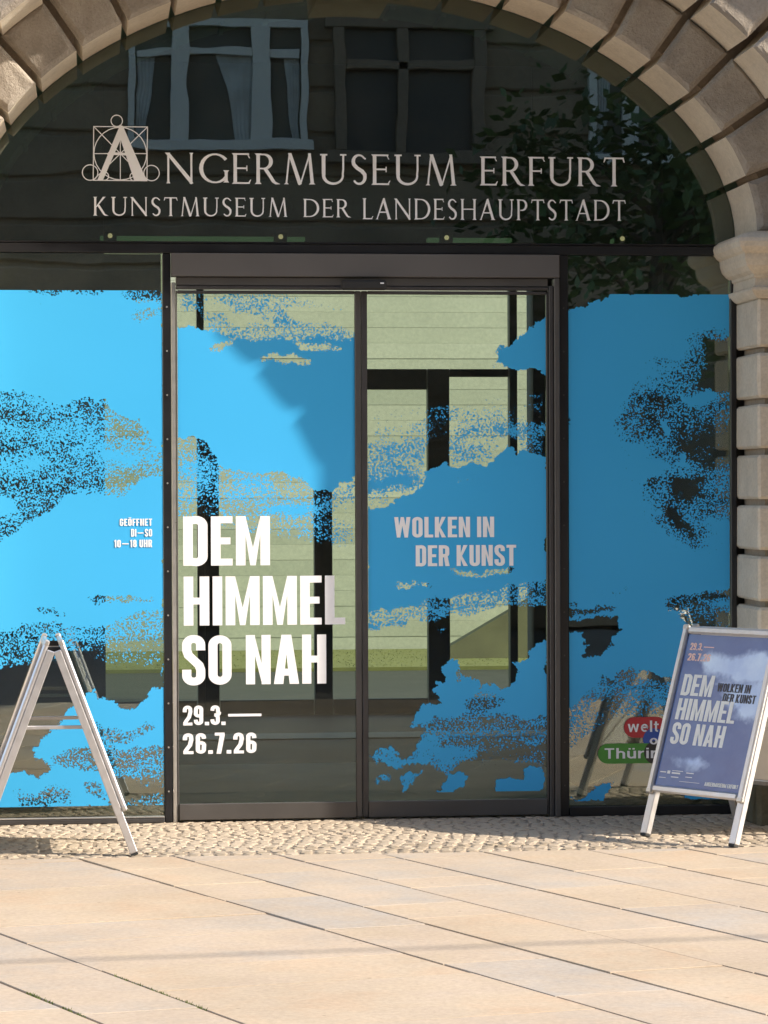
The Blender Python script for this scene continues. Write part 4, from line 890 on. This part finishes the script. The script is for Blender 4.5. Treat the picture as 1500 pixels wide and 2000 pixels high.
def a_board(loc, rz, label, W=.55, H=.945, lean=.325, panel_z=.195, mirror=False, left=False):
    root = tag(empty('a_board', loc, rz), label, 'sign')
    for sd_ in (-1, 1):          # sd_ -1: panel on the local -y side
        tilt = math.atan2(lean, H); Ln = math.hypot(lean, H)
        foot = Vector((0, sd_*lean, 0)); upv = Vector((0, -sd_*math.sin(tilt), math.cos(tilt))); nv = Vector((0, sd_*math.cos(tilt), math.sin(tilt))); ux = Vector((1 if sd_ < 0 else -1, 0, 0))
        gap = nv*.02
        def P(a, b, d): return foot + ux*a + upv*b + nv*d + gap
        def pbox(name, a0,a1,b0,b1,d0,d1, m_, par=root, c=.002):
            m = MB(); m.cbox(a0,a1,b0,b1,d0,d1,c); vs = [P(*v) for v in m.v]; fs = m.f
            return obj_from(name, vs, fs, m_, par)
        zb = panel_z/math.cos(tilt); zt = Ln; w2 = W/2
        for s in (-1, 1): pbox('leg', s*w2-.014 if s<0 else w2-.026, -w2+.026 if s<0 else w2+.014, .012, zt-.03, -.034, .0, MALU, c=.003)
        for s in (-1, 1):
            pbox('rubber_foot', (-w2-.012 if s<0 else w2-.024), (-w2+.024 if s<0 else w2+.012), 0, .012, -.033, .0, MRUB)
        # snap frame: four rails round the poster
        fr = pbox('frame_rail', -w2-.016, -w2+.016, zb, zt, .001, .024, MALU, c=.007); pbox('frame_rail', w2-.016, w2+.016, zb, zt, .001, .024, MALU, c=.007)
        pbox('frame_rail', -w2+.017, w2-.017, zb, zb+.032, .001, .023, MALU, c=.007); pbox('frame_rail', -w2+.017, w2-.017, zt-.032, zt, .001, .023, MALU, c=.007)
        for s in (-1,1):
            for zc in (zb+.004, zt-.004): pbox('corner_cap', s*(w2+.0)-.018, s*(w2+.0)+.018, zc-.014, zc+.014, .0005, .0246, MSILV, c=.006)
        back = pbox('panel_sheet', -w2+.017, w2-.017, zb+.033, zt-.033, .0015, .005, MSHEET)
        if sd_ < 0:
            a0, a1, b0, b1 = -w2+.018, w2-.018, zb+.034, zt-.034
            po = obj_from('poster', [P(a0,b0,.0065),P(a1,b0,.0065),P(a1,b1,.0065),P(a0,b1,.0065)], [(0,1,2,3)], MPOST, root)
            uv = po.data.uv_layers.new(name='UVMap')
            for i, q_ in enumerate(((0,0),(1,0),(1,1),(0,1))): uv.data[i].uv = q_
            pw_, ph = a1-a0, b1-b0
            def txt(s, u0, v0, u1, v1, m_, font=SANS):
                return lettering(s, font, lambda a, b, d: P(a0+u0*pw_+a, b0+v0*ph+b, .007+d), m_, po, .055, width=(u1-u0)*pw_, height=(v1-v0)*ph)
            txt('29.3._', .05,.895,.34,.945, MORG); txt('26.7.26', .05,.825,.32,.875, MORG)
            txt('DEM', .06,.595,.43,.735, MCREAM); txt('HIMMEL', .06,.435,.76,.575, MCREAM); txt('SO NAH', .06,.275,.69,.415, MCREAM)
            txt('WOLKEN IN', .48,.635,.87,.69, MDK); txt('DER KUNST', .57,.57,.95,.625, MDK)
            txt('ANGERMUSEUM ERFURT', .58,.025,.97,.05, MCREAM)
            for (u0,v0,u1,v1) in ((.03,.085,.10,.092),(.115,.08,.15,.10),(.17,.10,.30,.104),(.17,.082,.27,.092),(.17,.058,.26,.064),(.34,.092,.43,.098),(.34,.066,.42,.071),(.03,.05,.11,.054),(.28,.036,.52,.039)):
                m = MB(); vs = [P(a0+u*pw_, b0+v*ph, .0074) for u, v in ((u0,v0),(u1,v0),(u1,v1),(u0,v1))]; obj_from('small_print', vs, [(0,1,2,3)], MCREAM, po)
    # hinges and spacer bars
    for s in (-1, 1):
        x = s*(W/2-.02)
        m = MB(); m.cbox(x-.012,x+.012,-.034,.034,H-.035,H-.012,.003); m.build('hinge', MRUB, root)
        zb_ = .60*H/1.0; yb_ = lean*(1-zb_/H)
        m = MB(); m.cbox(x-.006,x+.006,-yb_,yb_,zb_,zb_+.016,.002); m.build('spacer_bar', MALU, root)
    return root
# right board: front feet on the cobbles
u = Vector((.582,-.813)); ctr = Vector((2.70,-1.07)) + Vector((.813,.582))*.325
a_board((ctr.x, ctr.y, 0), math.atan2(u.y, u.x), 'aluminium pavement sign with cloud poster turned to the camera, right of the doors')
d = ray(258,1672); t = -CH/d.z; fxr, fyr = d.x*t, -CD+d.y*t
# left board: seen along its panels
a_board((fxr-.345, fyr+.28, 0), R(90.0+2), 'aluminium pavement sign seen edge-on like a letter A, left of the doors', lean=.345, H=.93)

# ------------------------------------------------------------------ across the street (seen mirrored in the glass)
YB = -18.0
def vx(px, Y=18.0): return at(px, 950, Y)[0]
def vz(py, Y=18.0): return at(750, py, Y)[1]
OPP = tag(empty('street_house', (4, YB, 0)), 'dark rusticated house across the street mirrored in the fanlight', 'house'); oc = (4, YB, 0)
MOW = stone_mat('dark stucco', [(.2,(.15,.12,.085)),(.5,(.24,.185,.13)),(.8,(.32,.25,.17))], 1.2, .15, .03, .05, 20)
MWF = simple('white window frame', (.55,.55,.53), .5, noise=.05); MCUR = simple('net curtain', (.40,.42,.42), .9, noise=.2, scale=6)
ob = lambda name, m_, *d, c=.01: bx(name, m_, *d, root=OPP, cc=oc, c=c)
ob('wall', MOW, -14, 26, YB-6, YB, 0, 18.0)
z = .6
while z < 17.6:
    for xa in (-14+(int(z*10)%2),):
        ob('stone_course', MOW, -14, 26, YB+.001, YB+.05, z, z+.44, c=.02)
    z += .5
ob('cornice', MOW, -14.3, 26.3, YB, YB+.5, 17.6, 18.2, c=.05)
m = MB(); m.add([(-14.2,YB+.3,18.21),(26.2,YB+.3,18.21),(26.2,YB-6,18.21),(-14.2,YB-6,18.21),(-14.2,YB-2.2,25.95),(26.2,YB-2.2,25.95)],[(3,2,1,0),(0,1,5,4),(2,3,4,5),(1,2,5),(3,0,4)]); gl(m.build('roof', simple('red brown roof tiles',(.22,.09,.06),.8,noise=.3,scale=9,bump=.5)), OPP, oc)
def opp_window(x0, x1, z0, z1, parts):
    f = ob('window', MINT, x0, x1, YB+.052, YB+.058, z0, z1, c=.001)
    def sp(name, m_, *d, c=.004):
        m = MB(); m.cbox(*d, c); o = m.build(name, m_); o.parent = f; return o
    fw_ = .09
    sp('frame', MWF, x0-.05, x1+.05, YB+.06, YB+.2, z0-.12, z0); sp('frame', MWF, x0, x1, YB+.06, YB+.14, z1-fw_, z1)
    xs = [x0]+parts+[x1]
    for i, x in enumerate(xs): sp('frame', MWF, x-(0 if i==0 else .10 if i<len(xs)-1 else .08), x+(.08 if i==0 else .10 if i<len(xs)-1 else 0), YB+.06, YB+.15, z0, z1-fw_)
    for i in range(len(xs)-1):
        sp('frame', MWF, xs[i]+.1, xs[i+1]-.1, YB+.06, YB+.13, z1-.42, z1-.34)
        xa, xb = xs[i]+.1, xs[i+1]-.1; b_ = MB(); nn = 9
        for k in range(nn):      # draped curtain, gathered to one side
            ta, tb = k/nn, (k+1)/nn; wtop = (xb-xa)*.55; wbot = (xb-xa)*.25
            side = 1 if i else -1
            f1 = (lambda t_, w_: (xa+w_*t_) if side<0 else (xb-w_*t_))
            b_.add([(f1(ta,wbot), YB+.062+.01*(k%2), z0),(f1(tb,wbot), YB+.062+.01*((k+1)%2), z0),(f1(tb,wtop), YB+.062+.01*((k+1)%2), z1-.4),(f1(ta,wtop), YB+.062+.01*(k%2), z1-.4)], [(0,1,2,3)])
        o = b_.build('curtain', MCUR); o.parent = f
opp_window(vx(255), vx(605), vz(280), vz(45), [vx(355), vx(510)])
opp_window(vx(1150), vx(1420), vz(300), vz(45), [vx(1230), vx(1340)])
opp_window(vx(-400), vx(-60), vz(280), vz(45), [vx(-300), vx(-150)])
MDW = simple('dark shopfront', (.04,.035,.03), .4)
for px_ in (-300, 350, 900, 1300): ob('shopfront', MDW, vx(px_), vx(px_+280), YB+.052, YB+.12, .3, 3.0)
MWOOD = simple('dark window wood', (.16,.12,.085), .6, noise=.2)
wb = ob('window', MDW, vx(655), vx(945), YB+.052, YB+.08, vz(300), vz(60), c=.003)
for d_ in ((vx(655),vx(655)+.12,vz(300),vz(60)),(vx(945)-.14,vx(945),vz(300),vz(60)),(vx(785)-.06,vx(785)+.06,vz(300),vz(60)),(vx(655)-.1,vx(945)+.1,vz(60),vz(60)+.22),(vx(655)+.12,vx(945)-.14,vz(130)-.05,vz(130)+.05),(vx(655)-.08,vx(945)+.08,vz(300)-.14,vz(300))):
    m = MB(); m.cbox(d_[0],d_[1],YB+.085,YB+.22,d_[2],d_[3],.01); o = m.build('frame', MWOOD); o.parent = wb
# tree in front of that house
def tree(loc, H, rad, label, seed):
    rnd = random.Random(seed); root = tag(empty('broadleaf_tree', loc), label, 'tree')
    MT = simple('bark', (.10,.08,.06), .9, noise=.3, scale=12, bump=.6); ML = bpy.data.materials.get('leaf') or simple('leaf', (.055,.10,.03), .45, noise=.5, scale=1.5)
    m = MB(); m.tube([(0,0,0),(.05,0,H*.3),(0,.05,H*.6),(.1,0,H*.85)], [.16,.13,.09,.04], 8); tips = []
    for _ in range(16):
        z = rnd.uniform(.3,.8)*H; a = rnd.uniform(0,6.28); L = rad*rnd.uniform(.5,.95); e = (math.cos(a)*L, math.sin(a)*L, z+rnd.uniform(.3,1.2))
        m.tube([(0,0,z),(e[0]*.5,e[1]*.5,(z+e[2])/2+.1),e], [.05,.03,.012], 6); tips.append(e)
    m.build('trunk', MT, root)
    lf = MB()
    for e in tips+[(0,0,H*.9),(0.3,0,H)]:
        for _ in range(260):
            p = Vector(e)+Vector((rnd.gauss(0,.38),rnd.gauss(0,.38),rnd.gauss(0,.34))); s = rnd.uniform(.05,.11)
            a = Vector((rnd.gauss(0,1),rnd.gauss(0,1),rnd.gauss(0,.6))).normalized(); b = a.orthogonal().normalized()
            lf.add([p-a*s, p+b*s*.5, p+a*s, p-b*s*.5], [(0,1,2,3)])
    lf.build('crown', ML, root); return root
tree((vx(1275,14.5), -14.5, 0), 5.6, 1.5, 'leafy street tree across the street mirrored at the right of the fanlight', 3)
# suspension wire with a hanging lamp above the street; their shadows cross the slabs
tsh = 6.0/SUN.z
g0 = Vector((-.35, -3.93, 0)); g1 = Vector((2.6, -3.72, 0))
w0 = g0+SUN*tsh; w1 = g1+SUN*tsh; dw = (w1-w0).normalized()
m = MB(); pts = [w0+dw*s+Vector((0,0,.0012*(s**2)*.1)) for s in range(-14,16,2)]; m.tube(pts, .015, 6)
wire = tag(m.build('overhead_wire', MRUB), 'black tram suspension wire spanning the street overhead', 'wire')
# poles that carry it
for i, p in enumerate((pts[0], pts[-1])):
    root = tag(empty('wire_pole', (p.x, p.y, 0)), ('grey steel wire pole at the %s end of the overhead wire' % ('left','right')[i]), 'pole', 'poles carrying the overhead wire')
    m = MB(); m.tube([(0,0,0),(0,0,.3),(0,0,7.2)], [.14,.10,.07], 12); m.build('shaft', MBRONZE, root); m = MB(); m.tube([(0,0,-.01),(0,0,.05)], .2, 12); m.build('base', MBRONZE, root)
